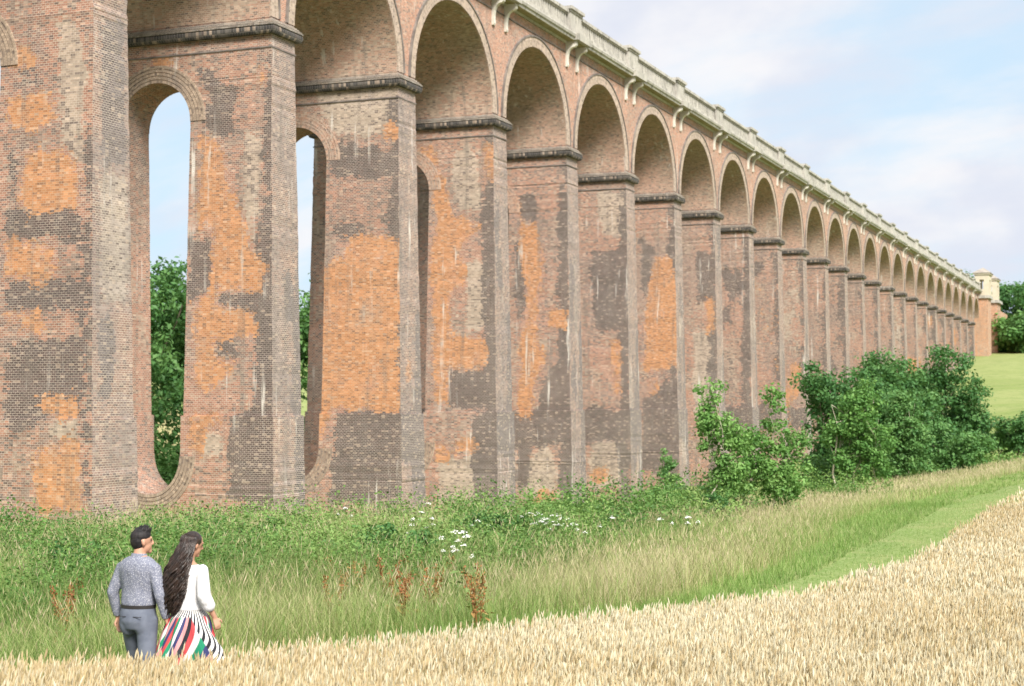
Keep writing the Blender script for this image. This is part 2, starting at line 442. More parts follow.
def build_pier(i, root):
    r = np.random.default_rng(100 + i)
    near = i < 8
    sc = S0 + BAY * i - S0
    gx, gy, _ = W(S0 + BAY * i, DC, 0)
    hb = float(ground(gx, gy)) - 1.5
    gx, gy, _ = W(S0 + BAY * i, DC - 5, 0)
    hb = min(hb, float(ground(gx, gy)) - 1.5)
    step = 0.4 if near else 1.2
    inv_h = min(1.5, 1.5)
    rows = []                                     # (h used for shape, h real, a)
    bot = INV - inv_h
    if hb < bot - 0.3:
        for h in np.arange(hb, bot - 0.2, step): rows.append((h, h, 0.0))
        aa = float(a_of(INV))
        for ph in np.linspace(-PI / 2, 0, 13): rows.append((INV + inv_h * math.sin(ph), INV + inv_h * math.sin(ph), aa * math.cos(ph)))
        for h in np.arange(INV + step, -0.62, step): rows.append((h, h, float(a_of(h))))
        rows.append((-0.601, -0.601, float(a_of(-0.601)))); rows.append((-0.599, -0.59, float(a_of(-0.599))))
        h0 = -0.6
    else:
        h0 = max(hb, -0.59) if hb > -0.6 else hb
        if hb < -0.6:
            for h in np.arange(hb, -0.62, step): rows.append((h, h, float(a_of(h))))
            rows.append((-0.601, -0.601, float(a_of(-0.601)))); rows.append((-0.599, -0.59, float(a_of(-0.599))))
            h0 = -0.6
    for h in np.arange(h0 + step, H_SPR - 0.1, step): rows.append((h, h, float(a_of(h))))
    for ph in np.linspace(0, PI / 2, 15): rows.append((H_SPR + 1.60 * math.sin(ph), H_SPR + 1.60 * math.sin(ph), 1.60 * max(math.cos(ph), 0)))
    for h in np.arange(H_SPR + 1.60 + 0.2, H_IMP0, step): rows.append((h, h, 0.0))
    rows.append((H_IMP1, H_IMP1, 0.0))
    rows = np.array(rows)
    hs, hr, a = rows[:, 0], rows[:, 1], rows[:, 2]
    a[a < 1e-6] = 0
    t, w = t_of(hs) + r.normal(0, 0.008, len(hs)), w_of(hs) + r.normal(0, 0.010, len(hs))
    nc = 14 if near else 5
    k = np.linspace(0, 1, nc)[None, :]
    if i in BROAD:
        polys = [[onto_broad(p, i) for p in g] for g in BROAD[i]]
    else:
        polys = [rand_polys(r, r.integers(2, 6), (-4.6, -4), (4.2, 11), 1.15, 2.4), rand_polys(r, r.integers(2, 5), (-4.3, -6), (4, 12), 1.1, 1.8),
                 rand_polys(r, r.integers(1, 4), (-4.3, -5), (4, 12), 1.2, 1.6)]
    epolys = [[onto_end(p, i) for p in g] for g in ENDS[i]] if i in ENDS else [[], rand_polys(r, 2, (-.8, -5), (.8, 12), 0.6, 4), rand_polys(r, 2, (-.8, -5), (.8, 12), 0.6, 4)]
    fpolys = [rand_polys(r, 2, (-4, -5), (4, 10), 1.0, 2), rand_polys(r, 3, (-4, -5), (4, 10), 1.0, 2), []]
    soft = 1.0
    if i != -1:                                   # sooty strip down the front corner, stained plinth
        dk = [np.array([(-5.5, -9), (-4.62 - 0.1 * r.random(), -9), (-4.70 + 0.15 * r.random(), 3), (-4.55 - 0.3 * r.random(), 9), (-4.8, 13.5), (-5.4, 13.5)])]
        if r.random() < 0.75 or i in (2, 3, 4): dk.append(np.array([(-6, -0.55), (6, -0.55), (6, -2.6), (1.5, -2.2), (-2, -2.9), (-6, -2.4)]) if i > 2 else np.array([(-6, -.5), (-4.2, -.5), (-4.2, -6), (-6, -6)]))
        polys[1] = list(polys[1]) + dk
        epolys[1] = list(epolys[1]) + [np.array([(0.35, -9), (1.4, -9), (1.4, 3 + 6 * r.random()), (0.6, 4), (0.4, 0)])] + ([np.array([(-1.4, -.55), (1.4, -.55), (1.4, -3.2), (-1.4, -2.6)])] if r.random() < .6 else [])
    base = np.zeros(3) if i in BROAD else np.array([r.uniform(-.15, .25), r.uniform(-.1, .46), r.uniform(-.1, .55)])
    Vs, Qs, Us, As, Ms = [], [], [], [], []
    n = 0

    def put(P, U, fields, mi):
        nonlocal n
        rr, cc = P.shape[:2]
        idx = np.arange(rr * cc).reshape(rr, cc) + n
        Vs.append(P.reshape(-1, 3)); Us.append(U.reshape(-1, 2))
        q = np.stack([idx[:-1, :-1], idx[:-1, 1:], idx[1:, 1:], idx[1:, :-1]], -1).reshape(-1, 4)
        Qs.append(q); Ms.append(np.full(len(q), mi)); n += rr * cc
        col = np.zeros((rr * cc, 4)); col[:, 3] = 1
        for j, f in enumerate(fields): col[:, j] = f.ravel()
        As.append(col)

    HR = np.broadcast_to(hr[:, None], (len(hr), nc))
    for sx in (-1, 1):
        for sy in (-1, 1):
            if sy < 0: u = -w[:, None] + (w - a)[:, None] * k
            else: u = a[:, None] + (w - a)[:, None] * k
            X = np.broadcast_to(sc + sx * t[:, None], u.shape)
            P = np.stack([X, u, HR - HB], -1)
            ps = polys if sx < 0 else fpolys
            put(P, np.stack([u + 20, HR + 20], -1), [np.maximum(field(u, HR, g, soft), b_) for g, b_ in zip(ps, base)], 0)
    m = 6
    k2 = np.linspace(-1, 1, m)[None, :]
    for sy in (-1, 1):                            # end faces
        X = t[:, None] * k2
        P = np.stack([sc + X, np.broadcast_to(sy * w[:, None], X.shape), np.broadcast_to(hr[:, None], X.shape) - HB], -1)
        HH = np.broadcast_to(hr[:, None], X.shape)
        put(P, np.stack([X + 40.05, HH + 20], -1), [field(X, HH, g, 0.7) for g in (epolys if sy < 0 else fpolys)], 1)
    # the reveal of the jack arch
    jj = np.where(a > 0)[0]
    lo, hi = max(jj.min() - 1, 0), min(jj.max() + 1, len(a) - 1)
    aa, tt, hh = a[lo:hi + 1], t[lo:hi + 1], hr[lo:hi + 1]
    arc = np.concatenate([[0], np.cumsum(np.hypot(np.diff(aa), np.diff(hh)))])
    for sy in (-1, 1):
        X = tt[:, None] * np.linspace(-1, 1, 4)[None, :]
        P = np.stack([sc + X, np.broadcast_to(sy * aa[:, None], X.shape), np.broadcast_to(hh[:, None], X.shape) - HB], -1)
        fu = np.broadcast_to(sy * aa[:, None], X.shape); fh = np.broadcast_to(hh[:, None], X.shape)
        put(P, np.stack([X + 60, np.broadcast_to(arc[:, None], X.shape) + 20], -1), [field(fu, fh, g, soft) for g in polys], 0)
    pier = qmesh('pier', np.concatenate(Vs), np.concatenate(Qs), [M['pier'], M['end']], root, uv=np.concatenate(Us),
                 attrs={'patch': ('POINT', np.concatenate(As))}, midx=np.concatenate(Ms))

    # concentric brick rings round the jack arch and its invert, on both faces
    def rings(name, hc, rx, ry, a0, a1, tface):
        mb = MB(); ang = np.linspace(a0, a1, 33); pr_ = 0.035 if i < 1 else 0.012
        for g in range(5):
            d0 = 0.002 + g * 0.142; d1 = d0 + 0.118
            for sx in (-1, 1):
                prof = [(d0, -0.03), (d0, pr_), (d1, pr_), (d1, -0.03)]
                P = np.zeros((len(ang), 4, 3)); U = np.zeros((len(ang), 4, 2))
                for jx, (dd, pr) in enumerate(prof):
                    hh2 = hc + (ry + dd) * np.sin(ang)
                    P[:, jx, 0] = sc + sx * (t_of(hh2) + pr)
                    P[:, jx, 1] = (rx + dd) * np.cos(ang); P[:, jx, 2] = hh2 - HB
                    U[:, jx, 0] = ang * (rx + 0.35) + 5; U[:, jx, 1] = dd + jx * 0.001 + g * 0.02
                mb.grid(P, U)
        return mb.build(name, M['jackring' if i < 1 or name == 'invert_ring' else 'jackring_red'], pier)
    rings('jack_arch_ring', H_SPR, 1.60, 1.60, 0, PI, 0)
    if hb < bot - 0.3 and i < 8:
        rings('invert_ring', INV, float(a_of(INV)), 1.5, PI, 2 * PI, 0)

    # impost: dark bead, weathered courses stepping back; string course below
    def band(name, prof, mat):
        mb = MB()
        prof = np.array(prof)
        tt, ww = t_of(H_IMP0), w_of(H_IMP0)
        corners = [(-1, -1), (1, -1), (1, 1), (-1, 1), (-1, -1)]
        ulen = np.cumsum([0] + [2 * tt, 2 * ww, 2 * tt, 2 * ww])
        for e in range(4):
            P = np.zeros((len(prof), 2, 3)); U = np.zeros((len(prof), 2, 2)); v = 0
            for jx, (pr, h) in enumerate(prof):
                if jx: v += math.hypot(pr - prof[jx - 1][0], h - prof[jx - 1][1])
                for c in (0, 1):
                    cx, cy = corners[e + c]
                    P[jx, c] = (sc + cx * (tt + pr), cy * (ww + pr), h - HB); U[jx, c] = (ulen[e + c], v)
            mb.grid(P, U)
        return mb.build(name, mat, pier)
    ib = band('impost_bead', [(0, 13.92), (0.18, 13.92), (0.22, 13.98), (0.25, 14.06), (0.25, 14.15), (0.21, 14.23), (-0.05, 14.23)], M['bead'])
    band('impost', [(-0.05, 14.233), (0.26, 14.233), (0.26, 14.28), (0.20, 14.285), (0.22, 14.35), (0.14, 14.355), (0.14, 14.42), (0.07, 14.425), (0.07, 14.49), (0.0, 14.50), (-0.3, 14.60)], M['weather'])
    band('string_course', [(-0.02, 13.40), (0.045, 13.40), (0.05, 13.43), (0.045, 13.46), (-0.02, 13.48)], M['hood'])  # whole band dark: underside shadow of the ledge put into its colour
    return pier


def build_bay(i, root):
    """the arch between pier i and pier i+1"""
    near = i < 12
    c = BAY * (i + 0.5)
    half = BAY / 2
    rad = half - 0.875
    hc = H_IMP1
    ang = np.linspace(PI, 0, 33 if near else 25)
    wf = 5.1
    s = np.concatenate([[c - half], c + rad * np.cos(ang), [c + half]])
    h = np.concatenate([[hc], hc + rad * np.sin(ang), [hc]])
    # front and back spandrel walls
    kk = np.linspace(0, 1, 4)[:, None]
    for sy in (1, -1):
        mb = MB()
        Hh = h[None, :] + (H_TOP - h)[None, :] * kk
        X = np.broadcast_to(s, Hh.shape)
        mb.grid(np.stack([X, np.full(Hh.shape, sy * wf), Hh - HB], -1), np.stack([X + 300, Hh + 20], -1))
        sp = mb.build('spandrel_wall', M['spandrel'], root)
    # the barrel
    arc = rad * (PI - ang)
    qq = np.linspace(-wf, wf, 6)
    P = np.zeros((len(ang), 6, 3)); U = np.zeros((len(ang), 6, 2))
    P[..., 0] = (c + rad * np.cos(ang))[:, None]; P[..., 1] = qq[None]; P[..., 2] = (hc + rad * np.sin(ang))[:, None] - HB
    U[..., 0] = qq[None] + 30; U[..., 1] = arc[:, None]
    MB().grid(P, U).build('arch_barrel', M['barrel'], sp, smooth=True)

    def arch_ring(name, r0, r1, pr, mat):
        aa = np.linspace(PI, 0, 41)
        prof = [(r0, -0.05), (r0, pr), (r1, pr), (r1, -0.02)]
        for sy in (-1, 1):
            P = np.zeros((len(aa), 4, 3)); U = np.zeros((len(aa), 4, 2))
            for j, (rr, p) in enumerate(prof):
                P[:, j, 0] = c + rr * np.cos(aa); P[:, j, 1] = sy * (wf + p); P[:, j, 2] = hc + 0.03 + rr * np.sin(aa) - HB
                U[:, j, 0] = aa * rad; U[:, j, 1] = rr + (0.15 if j in (0, 3) else 0)
            MB().grid(P, U).build(name, mat, sp)
    arch_ring('arch_ring', rad - 0.003, rad + 0.53, 0.055, M['ring'])
    arch_ring('hood_mould', rad + 0.532, rad + 0.63, 0.10, M['hood'])  # dark tone paints in the shadow of the hood's projection
    return sp


def build_viaduct():
    root = empty('viaduct', W(S0, DC, HB), R(90) - TH)
    tag(root, 'tall Victorian red brick railway viaduct with round arches and pale stone parapet', 'viaduct')
    for i in range(N0, N1):
        build_pier(i, root)
    for i in range(N0, N1):
        build_bay(i, root)
    x0, x1 = BAY * N0, BAY * N1
    wf = 5.1
    # string course under the cornice
    mb = MB()
    for sy in (-1, 1):
        y0, y1 = sorted((sy * (wf - 0.01), sy * (wf + 0.05)))
        mb.box((x0, y0, 19.86 - HB), (x1, y1, 19.92 - HB))
    mb.build('string_course', M['hood'], root)
    # cornice: soffit slab, fascia, blocking
    mb = MB()
    for sy in (-1, 1):
        prof = [(wf - 0.3, 20.38), (wf + 0.10, 20.38), (wf + 0.16, 20.50), (wf + 0.60, 20.50), (wf + 0.62, 20.62), (wf + 0.70, 20.66), (wf + 0.74, 20.80), (wf + 0.70, 20.86), (wf + 0.28, 20.96), (wf - 0.3, 20.96)]
        P = np.array([[(x, sy * p, h - HB) for x in (x0, x1)] for p, h in prof])
        v = np.arange(len(prof)) * 0.2
        mb.grid(P, np.array([[(x, vv) for x in (x0, x1)] for vv in v]))
        for i in range(N0, N1):                    # the cornice breaks forward over each pair of consoles
            cx = BAY * i
            y0, y1 = sorted((sy * (wf + 0.3), sy * (wf + 0.85)))
            mb.box((cx - 1.12, y0, 20.515 - HB), (cx + 1.12, y1, 20.89 - HB))
    mb.build('cornice', M['stone'], root)
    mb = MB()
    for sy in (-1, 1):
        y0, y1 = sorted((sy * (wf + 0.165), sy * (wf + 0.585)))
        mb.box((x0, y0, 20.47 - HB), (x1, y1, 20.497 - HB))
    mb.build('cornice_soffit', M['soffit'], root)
    MB().box((x0, -wf + 0.02, 20.4 - HB), (x1, wf - 0.02, 20.9 - HB)).build('track_bed', M['ballast'], root)
    # consoles in pairs over each pier (the field side, and the few near ones behind)
    prof = [(0.0, 19.12), (0.05, 19.05), (0.13, 19.06), (0.17, 19.16), (0.14, 19.30), (0.14, 19.55), (0.18, 19.80), (0.30, 20.02), (0.48, 20.14), (0.66, 20.16), (0.76, 20.24), (0.78, 20.36), (0.74, 20.49), (0.0, 20.49)]

    def console_mb(cx, sy):
        mb = MB(); a, b = cx - 0.125, cx + 0.125
        P = np.array([[(x, sy * (wf + 0.002 + p * 0.86), h - HB) for x in (a, b)] for p, h in prof + prof[:1]])
        mb.grid(P, np.zeros((len(prof) + 1, 2, 2)))
        inner = [(0.0, h) for p, h in prof]
        for x in (a, b):
            mb.grid(np.array([[(x, sy * (wf + 0.002 + p * 0.86), h - HB), (x, sy * (wf + 0.002), h - HB)] for p, h in prof]), np.zeros((len(prof), 2, 2)))
        return mb
    for i in range(N0, N1):
        for d in (-0.84, 0.84):
            console_mb(BAY * i + d, -1).build('console', M['console'], root)
    # pedestals and balustrades
    for i in range(N0, N1 + 1):
        cx = BAY * i
        for sy in (-1, 1):
            mb = MB()
            def yb(lo, hi): return sorted((sy * lo, sy * hi))
            for (hx, lo, hi, z0, z1) in ((1.05, wf - 0.30, wf + 0.36, 20.955, 21.22), (0.95, wf - 0.24, wf + 0.30, 21.222, 22.22),
                                         (1.02, wf - 0.30, wf + 0.36, 22.222, 22.34), (1.12, wf - 0.40, wf + 0.46, 22.342, 22.52)):
                y0, y1 = yb(lo, hi); mb.box((cx - hx, y0, z0 - HB), (cx + hx, y1, z1 - HB))
            mb.build('parapet_pedestal', M['stone'], root)
            if i == N1: continue
            mb = MB()
            a, b = cx + 1.055, cx + BAY - 1.055
            for (lo, hi, z0, z1) in ((wf - 0.22, wf + 0.24, 20.958, 21.34), (wf - 0.10, wf + 0.12, 21.342, 21.56), (wf - 0.16, wf + 0.18, 22.06, 22.12), (wf - 0.24, wf + 0.26, 22.122, 22.30)):
                y0, y1 = yb(lo, hi); mb.box((a, y0, z0 - HB), (b, y1, z1 - HB))
            nb = 24 if i < 10 else 12
            for k in range(nb):
                xx = a + (k + 0.5) * (b - a) / nb; hw = (b - a) / nb * 0.31
                y0, y1 = yb(wf - 0.09, wf + 0.11); mb.box((xx - hw, y0, 21.562 - HB), (xx + hw, y1, 22.058 - HB))
            mb.build('balustrade', M['stone'], root)
    # abutment with the stone pavilions
    xa = BAY * N1 - 1.0
    mb = MB()
    mb.box((xa, -wf - 1.7, -6.5 + 2 - HB), (xa + 6, wf + 1.7, 19.4 - HB))
    mb.box((xa + 6, -wf - 0.3, -4 - HB), (xa + 16, wf + 0.3, 19.2 - HB))
    mb.box((xa + 16, -wf - 2.0, -4 - HB), (xa + 23, wf + 2.0, 19.4 - HB))
    mb.box((xa + 23, -wf - 0.3, -4 - HB), (xa + 60, wf + 0.3, 19.2 - HB))
    ab = mb.build('abutment', M['abutment'], root)
    mb = MB()
    mb.box((xa - 0.35, -wf - 2.1, 19.402 - HB), (xa + 6.35, wf + 2.1, 19.95 - HB))
    mb.box((xa + 15.6, -wf - 2.4, 19.402 - HB), (xa + 23.4, wf + 2.4, 19.95 - HB))
    mb.build('abutment_cornice', M['stone'], ab)
    for px in (xa + 0.2, xa + 16.4):
        for sy in (-1, 1):
            y0, y1 = sorted((sy * (wf + 1.9), sy * (wf - 0.7)))
            x_0, x_1 = px, px + 5.4
            z0, z1 = 19.955 - HB, 24.0 - HB
            mb = MB()
            # four corner piers, lintels: a small open stone pavilion with an opening each way
            cw = 1.45
            for ax in (x_0, x_1 - cw):
                for ay in (y0, y1 - cw * 0.62):
                    mb.box((ax, ay, z0), (ax + cw, ay + cw * 0.62, z1))
            mb.box((x_0 - 0.003, y0 - 0.003, z0), (x_1 + 0.003, y1 + 0.003, z0 + 1.15))
            mb.box((x_0 - 0.003, y0 - 0.003, z1 - 1.0), (x_1 + 0.003, y1 + 0.003, z1 - 0.05))
            mb.box((x_0 - 0.22, y0 - 0.22, z1 - 0.048), (x_1 + 0.22, y1 + 0.22, z1 + 0.22))
            pv = mb.build('pavilion', M['pavilion_stone'], root)
            cx, cy = (x_0 + x_1) / 2, (y0 + y1) / 2
            rb = MB(); zt = z1 + 0.224
            cs = [(x_0 - 0.35, y0 - 0.35), (x_1 + 0.35, y0 - 0.35), (x_1 + 0.35, y1 + 0.35), (x_0 - 0.35, y1 + 0.35), (x_0 - 0.35, y0 - 0.35)]
            rb.grid([[(*p, zt) for p in cs], [(*p, zt + 0.12) for p in cs], [(cx, cy, zt + 1.25)] * 5], np.zeros((3, 5, 2)))
            rb.build('roof', M['slate'], pv)
    return root


build_viaduct()

# ------------------------------------------------------------------ the ground
def ground_material():
    m, nt, out = new_mat('meadow_ground'); t = NT(nt)
    ob = t.n('ShaderNodeTexCoord').outputs['Object']
    n1 = t.noise(ob, 0.05, 4, 0.6); n2 = t.noise(ob, 0.7, 4, 0.65); n3 = t.noise(ob, 9.0, 3, 0.6)
    col = t.mix(t.ramp(n1, 0.4, 0.6), (0.22, 0.285, 0.09), (0.29, 0.335, 0.13))
    col = t.mix(t.math('MULTIPLY', t.ramp(t.noise(t.vec(ob, (0.05, 0.6, 1)), 1.0, 4, 0.7), 0.4, 0.65), 0.45), t.mix(t.math('MULTIPLY', t.ramp(n2, 0.45, 0.7), 0.5), col, (0.12, 0.19, 0.055)), (0.34, 0.35, 0.16))
    soil = t.mix(n3, (0.22, 0.16, 0.09), (0.33, 0.25, 0.14))
    col = t.mix(t.attr('crop').outputs['Fac'], col, soil)
    hay = t.mix(n2, (0.42, 0.36, 0.19), (0.36, 0.33, 0.15))
    col = t.mix(t.attr('hay').outputs['Fac'], col, hay)
    col = t.mix(t.math('MULTIPLY', t.ramp(n3, 0.4, 0.7), 0.35), col, (0.10, 0.12, 0.04))
    bump = t.n('ShaderNodeBump', {'Strength': 0.6, 'Distance': 0.06, 'Height': n3})
    p = t.n('ShaderNodeBsdfPrincipled', {'Base Color': col, 'Roughness': 1.0, 'Normal': bump.outputs[0], 'Specular IOR Level': 0.05})
    nt.links.new(p.outputs[0], out.inputs[0])
    return m


def axis(vals):
    return np.concatenate([np.arange(a, b, st) for a, b, st in vals])


sv = axis([(-400, -60, 40), (-60, 0, 5), (0, 110, 1.6), (110, 330, 6), (330, 800, 30), (800, 2601, 150)])
qv = axis([(-1500, -200, 130), (-200, -30, 10), (-30, 50, 1.6), (50, 140, 6), (140, 500, 40), (500, 1901, 200)])
SS, QQ = np.meshgrid(sv, qv, indexing='ij')
GX, GY = SS * SI - QQ * CO, SS * CO + QQ * SI
GZ = ground(GX, GY)
nr, nc_ = SS.shape
idx = np.arange(nr * nc_).reshape(nr, nc_)
ed = edge_dist(GX.ravel(), GY.ravel())
crop = np.clip(0.5 - ed / 1.0, 0, 1) * (np.hypot(GX, GY).ravel() < 130)
hay = ((QQ > 84) & (QQ < 190) & (SS < 190)).ravel().astype(float)
gr = qmesh('ground', np.stack([GX, GY, GZ], -1), np.stack([idx[:-1, :-1], idx[1:, :-1], idx[1:, 1:], idx[:-1, 1:]], -1), ground_material(),
           attrs={'crop': ('POINT', crop), 'hay': ('POINT', hay)}, smooth=True)
tag(gr, kind='structure')

# ------------------------------------------------------------------ blades, ears and leaves from arrays
VIEW_L, VIEW_R = -0.37, 0.37


def scatter(n, s_rng=None, keep=None, zr=(7, 130), margin=1.5, power=1.0):
    """points in the camera's wide wedge with area-uniform (power 1) distance"""
    u = rng.random(n)
    z0, z1 = zr
    z = np.sqrt(z0 * z0 + u * (z1 * z1 - z0 * z0)) if power == 1.0 else z0 * (z1 / z0) ** u
    x = rng.uniform(VIEW_L, VIEW_R, n) * z + rng.uniform(-margin, margin, n)
    m = np.ones(n, bool) if keep is None else keep(x, z)
    return x[m], z[m]


def blades(x, y, z, hgt, wid, lean, tint, seg=3, stiff=None):
    """curved tapering blades: returns V, Q, tint per vertex"""
    n = len(x)
    az = rng.uniform(0, 2 * PI, n); face = az + PI / 2 + rng.normal(0, 0.6, n)
    tt = np.linspace(0, 1, seg + 1)
    bend = lean[:, None] * hgt[:, None] * (tt[None, :] ** 1.9)
    cx = x[:, None] + np.cos(az)[:, None] * bend
    cy = y[:, None] + np.sin(az)[:, None] * bend
    cz = z[:, None] + hgt[:, None] * (tt[None, :] - 0.22 * lean[:, None] * tt[None, :] ** 2.5)
    w = wid[:, None] * (1 - tt[None, :] ** 1.6 * 0.92) * 0.5
    ox, oy = np.cos(face)[:, None] * w, np.sin(face)[:, None] * w
    V = np.stack([np.stack([cx - ox, cy - oy, cz], -1), np.stack([cx + ox, cy + oy, cz], -1)], 2)   # n,seg+1,2,3
    base = (np.arange(n) * (seg + 1) * 2)[:, None]
    k = np.arange(seg)[None, :] * 2
    Q = np.stack([base + k, base + k + 1, base + k + 3, base + k + 2], -1)
    T = np.broadcast_to(tint[:, None, None], (n, seg + 1, 2))
    return V.reshape(-1, 3), Q.reshape(-1, 4), np.array(T).reshape(-1)


def spindles(cx, cy, cz, dx, dy, dz, length, rad, tint, sides=4, prof=((0, .25), (.25, 1), (.65, .9), (1, .1))):
    """little ears along a direction"""
    n = len(cx)
    D = np.stack([dx, dy, dz], -1); D /= np.linalg.norm(D, axis=1, keepdims=True)
    A = np.cross(D, np.array([0.3, 0.9, 0.2])); A /= np.linalg.norm(A, axis=1, keepdims=True)
    B = np.cross(D, A)
    ro = rng.uniform(0, PI, n)
    pr = np.array(prof); m = len(pr)
    ang = np.arange(sides) * 2 * PI / sides
    V = np.zeros((n, m, sides, 3))
    P0 = np.stack([cx, cy, cz], -1)
    for j in range(m):
        ctr = P0 + D * (length * pr[j, 0])[:, None]
        for k in range(sides):
            a = ro + ang[k]; sq_ = 1.0 if k % 2 == 0 else 0.7
            V[:, j, k] = ctr + (A * np.cos(a)[:, None] + B * np.sin(a)[:, None]) * (rad * pr[j, 1] * sq_)[:, None]
    base = (np.arange(n) * m * sides)[:, None, None]
    j = (np.arange(m - 1) * sides)[None, :, None]; k = np.arange(sides)[None, None, :]; k1 = (k + 1) % sides
    Q = np.stack([base + j + k, base + j + k1, base + j + sides + k1, base + j + sides + k], -1).reshape(-1, 4)
    T = np.broadcast_to(tint[:, None], (n, m * sides)).reshape(-1)
    return V.reshape(-1, 3), Q, np.array(T)


def leaves(P, N, size, tint, aspect=0.55, axis_up=None):
    """diamond leaves at P with normals N, one quad each, slightly folded"""
    n = len(P)
    N = N / np.maximum(np.linalg.norm(N, axis=1, keepdims=True), 1e-6)
    r = rng.normal(size=(n, 3)) if axis_up is None else axis_up
    A = np.cross(N, r); A /= np.maximum(np.linalg.norm(A, axis=1, keepdims=True), 1e-6)
    B = np.cross(N, A)
    L = size[:, None]; Wd = (size * aspect)[:, None]
    V = np.stack([P - A * L * 0.5, P + B * Wd * 0.5 + N * L * 0.08, P + A * L * 0.5, P - B * Wd * 0.5 + N * L * 0.08], 1)
    Q = np.arange(n * 4).reshape(n, 4)
    return V.reshape(-1, 3), Q, np.repeat(tint, 4)


def joinm(parts):
    Vs, Qs, Ts, Ms = [], [], [], []
    o = 0
    for p in parts:
        V, Q, T = p[:3]
        Vs.append(V); Qs.append(Q + o); Ts.append(T); o += len(V)
        Ms.append(np.full(len(Q), p[3] if len(p) > 3 else 0))
    return np.concatenate(Vs), np.concatenate(Qs), np.concatenate(Ts), np.concatenate(Ms)


def pnoise(x, y, sc, seed=0):
    """cheap smooth value noise"""
    x = np.asarray(x) / sc + seed * 17.3; y = np.asarray(y) / sc + seed * 5.1
    xi, yi = np.floor(x).astype(int), np.floor(y).astype(int); fx, fy = sstep(x - xi), sstep(y - yi)
    def hsh(a, b): return np.modf(np.abs(np.sin(a * 127.1 + b * 311.7 + seed) * 43758.5453))[0]
    return (hsh(xi, yi) * (1 - fx) + hsh(xi + 1, yi) * fx) * (1 - fy) + (hsh(xi, yi + 1) * (1 - fx) + hsh(xi + 1, yi + 1) * fx) * fy


# ------------------------------------------------------------------ the wheat
M['wheat'] = leaf_mat('ripe_wheat', [(0.24, 0.23, 0.09), (0.50, 0.40, 0.21), (0.55, 0.42, 0.235), (0.64, 0.570, 0.39), (0.74, 0.68, 0.51)], 0.2, rough=0.7)


def wheat_parts(x, y, dens_scale=1.0, wscale=1.0, detail=True):
    n = len(x)
    g = ground(x, y)
    hgt = 0.58 + rng.normal(0, 0.045, n) + (pnoise(x, y, 1.7, 3) - 0.5) * 0.10
    weed = pnoise(x, y, 0.8, 9) > 0.93
    hgt = np.where(weed, hgt - 0.10, hgt)
    az = rng.normal(0.6, 1.3, n); lean = np.abs(rng.normal(0.05, 0.05, n))
    tx, ty = x + np.cos(az) * lean * hgt, y + np.sin(az) * lean * hgt
    tint = np.clip(rng.normal(0.66, 0.17, n) + (pnoise(x, y, 3, 5) - 0.5) * 0.3, 0.2, 1)
    # stems: one thin quad strip each
    w = 0.004 * wscale
    f = rng.uniform(0, PI, n)
    ox, oy = np.cos(f) * w, np.sin(f) * w
    zb = g + hgt * (0.30 if detail else 0.55)
    V = np.stack([np.stack([x - ox, y - oy, zb], -1), np.stack([x + ox, y + oy, zb], -1), np.stack([tx + ox, ty + oy, g + hgt], -1), np.stack([tx - ox, ty - oy, g + hgt], -1)], 1).reshape(-1, 3)
    Q = np.arange(n * 4).reshape(n, 4)
    Ts = np.repeat(np.clip(tint - 0.22 + rng.normal(0, 0.1, n), 0.05, 1), 4)
    parts = [(V, Q, Ts)]
    el = rng.uniform(0.062, 0.092, n); nod = rng.uniform(0.0, 0.55, n)
    parts.append(spindles(tx, ty, g + hgt - 0.005, np.cos(az) * nod, np.sin(az) * nod, np.ones(n), el, np.full(n, 0.0070 * wscale), tint, 4))
    k = rng.random(n) < (0.8 if detail else 0.4)
    parts.append(blades(x[k], y[k], g[k] + hgt[k] * 0.42, hgt[k] * rng.uniform(0.3, 0.55, k.sum()), np.full(k.sum(), 0.011 * wscale), rng.uniform(0.3, 1.1, k.sum()), np.clip(tint[k] - 0.25 + rng.normal(0, 0.15, k.sum()), 0, 1), 2))
    return parts


def crop_keep(x, y):
    d = edge_dist(x, y)
    return (d < -0.05 + 0.12 * (pnoise(x, y, 0.5, 2) - 0.5)) & (d > -60)


parts = []
xx, yy = scatter(110000, keep=crop_keep, zr=(7, 19), margin=1.0); parts += wheat_parts(xx, yy)
xx, yy = scatter(120000, keep=crop_keep, zr=(19, 34), margin=0.5); parts += wheat_parts(xx, yy, wscale=1.3, detail=False)
xx, yy = scatter(60000, keep=crop_keep, zr=(34, 75), margin=0.5); parts += wheat_parts(xx, yy, wscale=2.2, detail=False)
V, Q, T, _m = joinm(parts)
tag(qmesh('wheat_field', V, Q, M['wheat'], attrs={'tint': ('POINT', T)}), 'ripe pale wheat crop filling the near right of the field', 'wheat crop', kind='stuff')

# ------------------------------------------------------------------ the mown path and the verge
M['grass'] = leaf_mat('verge_grass', [(0.11, 0.21, 0.05), (0.18, 0.30, 0.075), (0.265, 0.375, 0.11), (0.40, 0.43, 0.18), (0.55, 0.47, 0.28), (0.64, 0.54, 0.37)], 0.35)


def verge_keep(x, y):
    d = edge_dist(x, y); s, q = sq(x, y)
    return (d > -0.1) & (q < 30.5) & (s < 190)


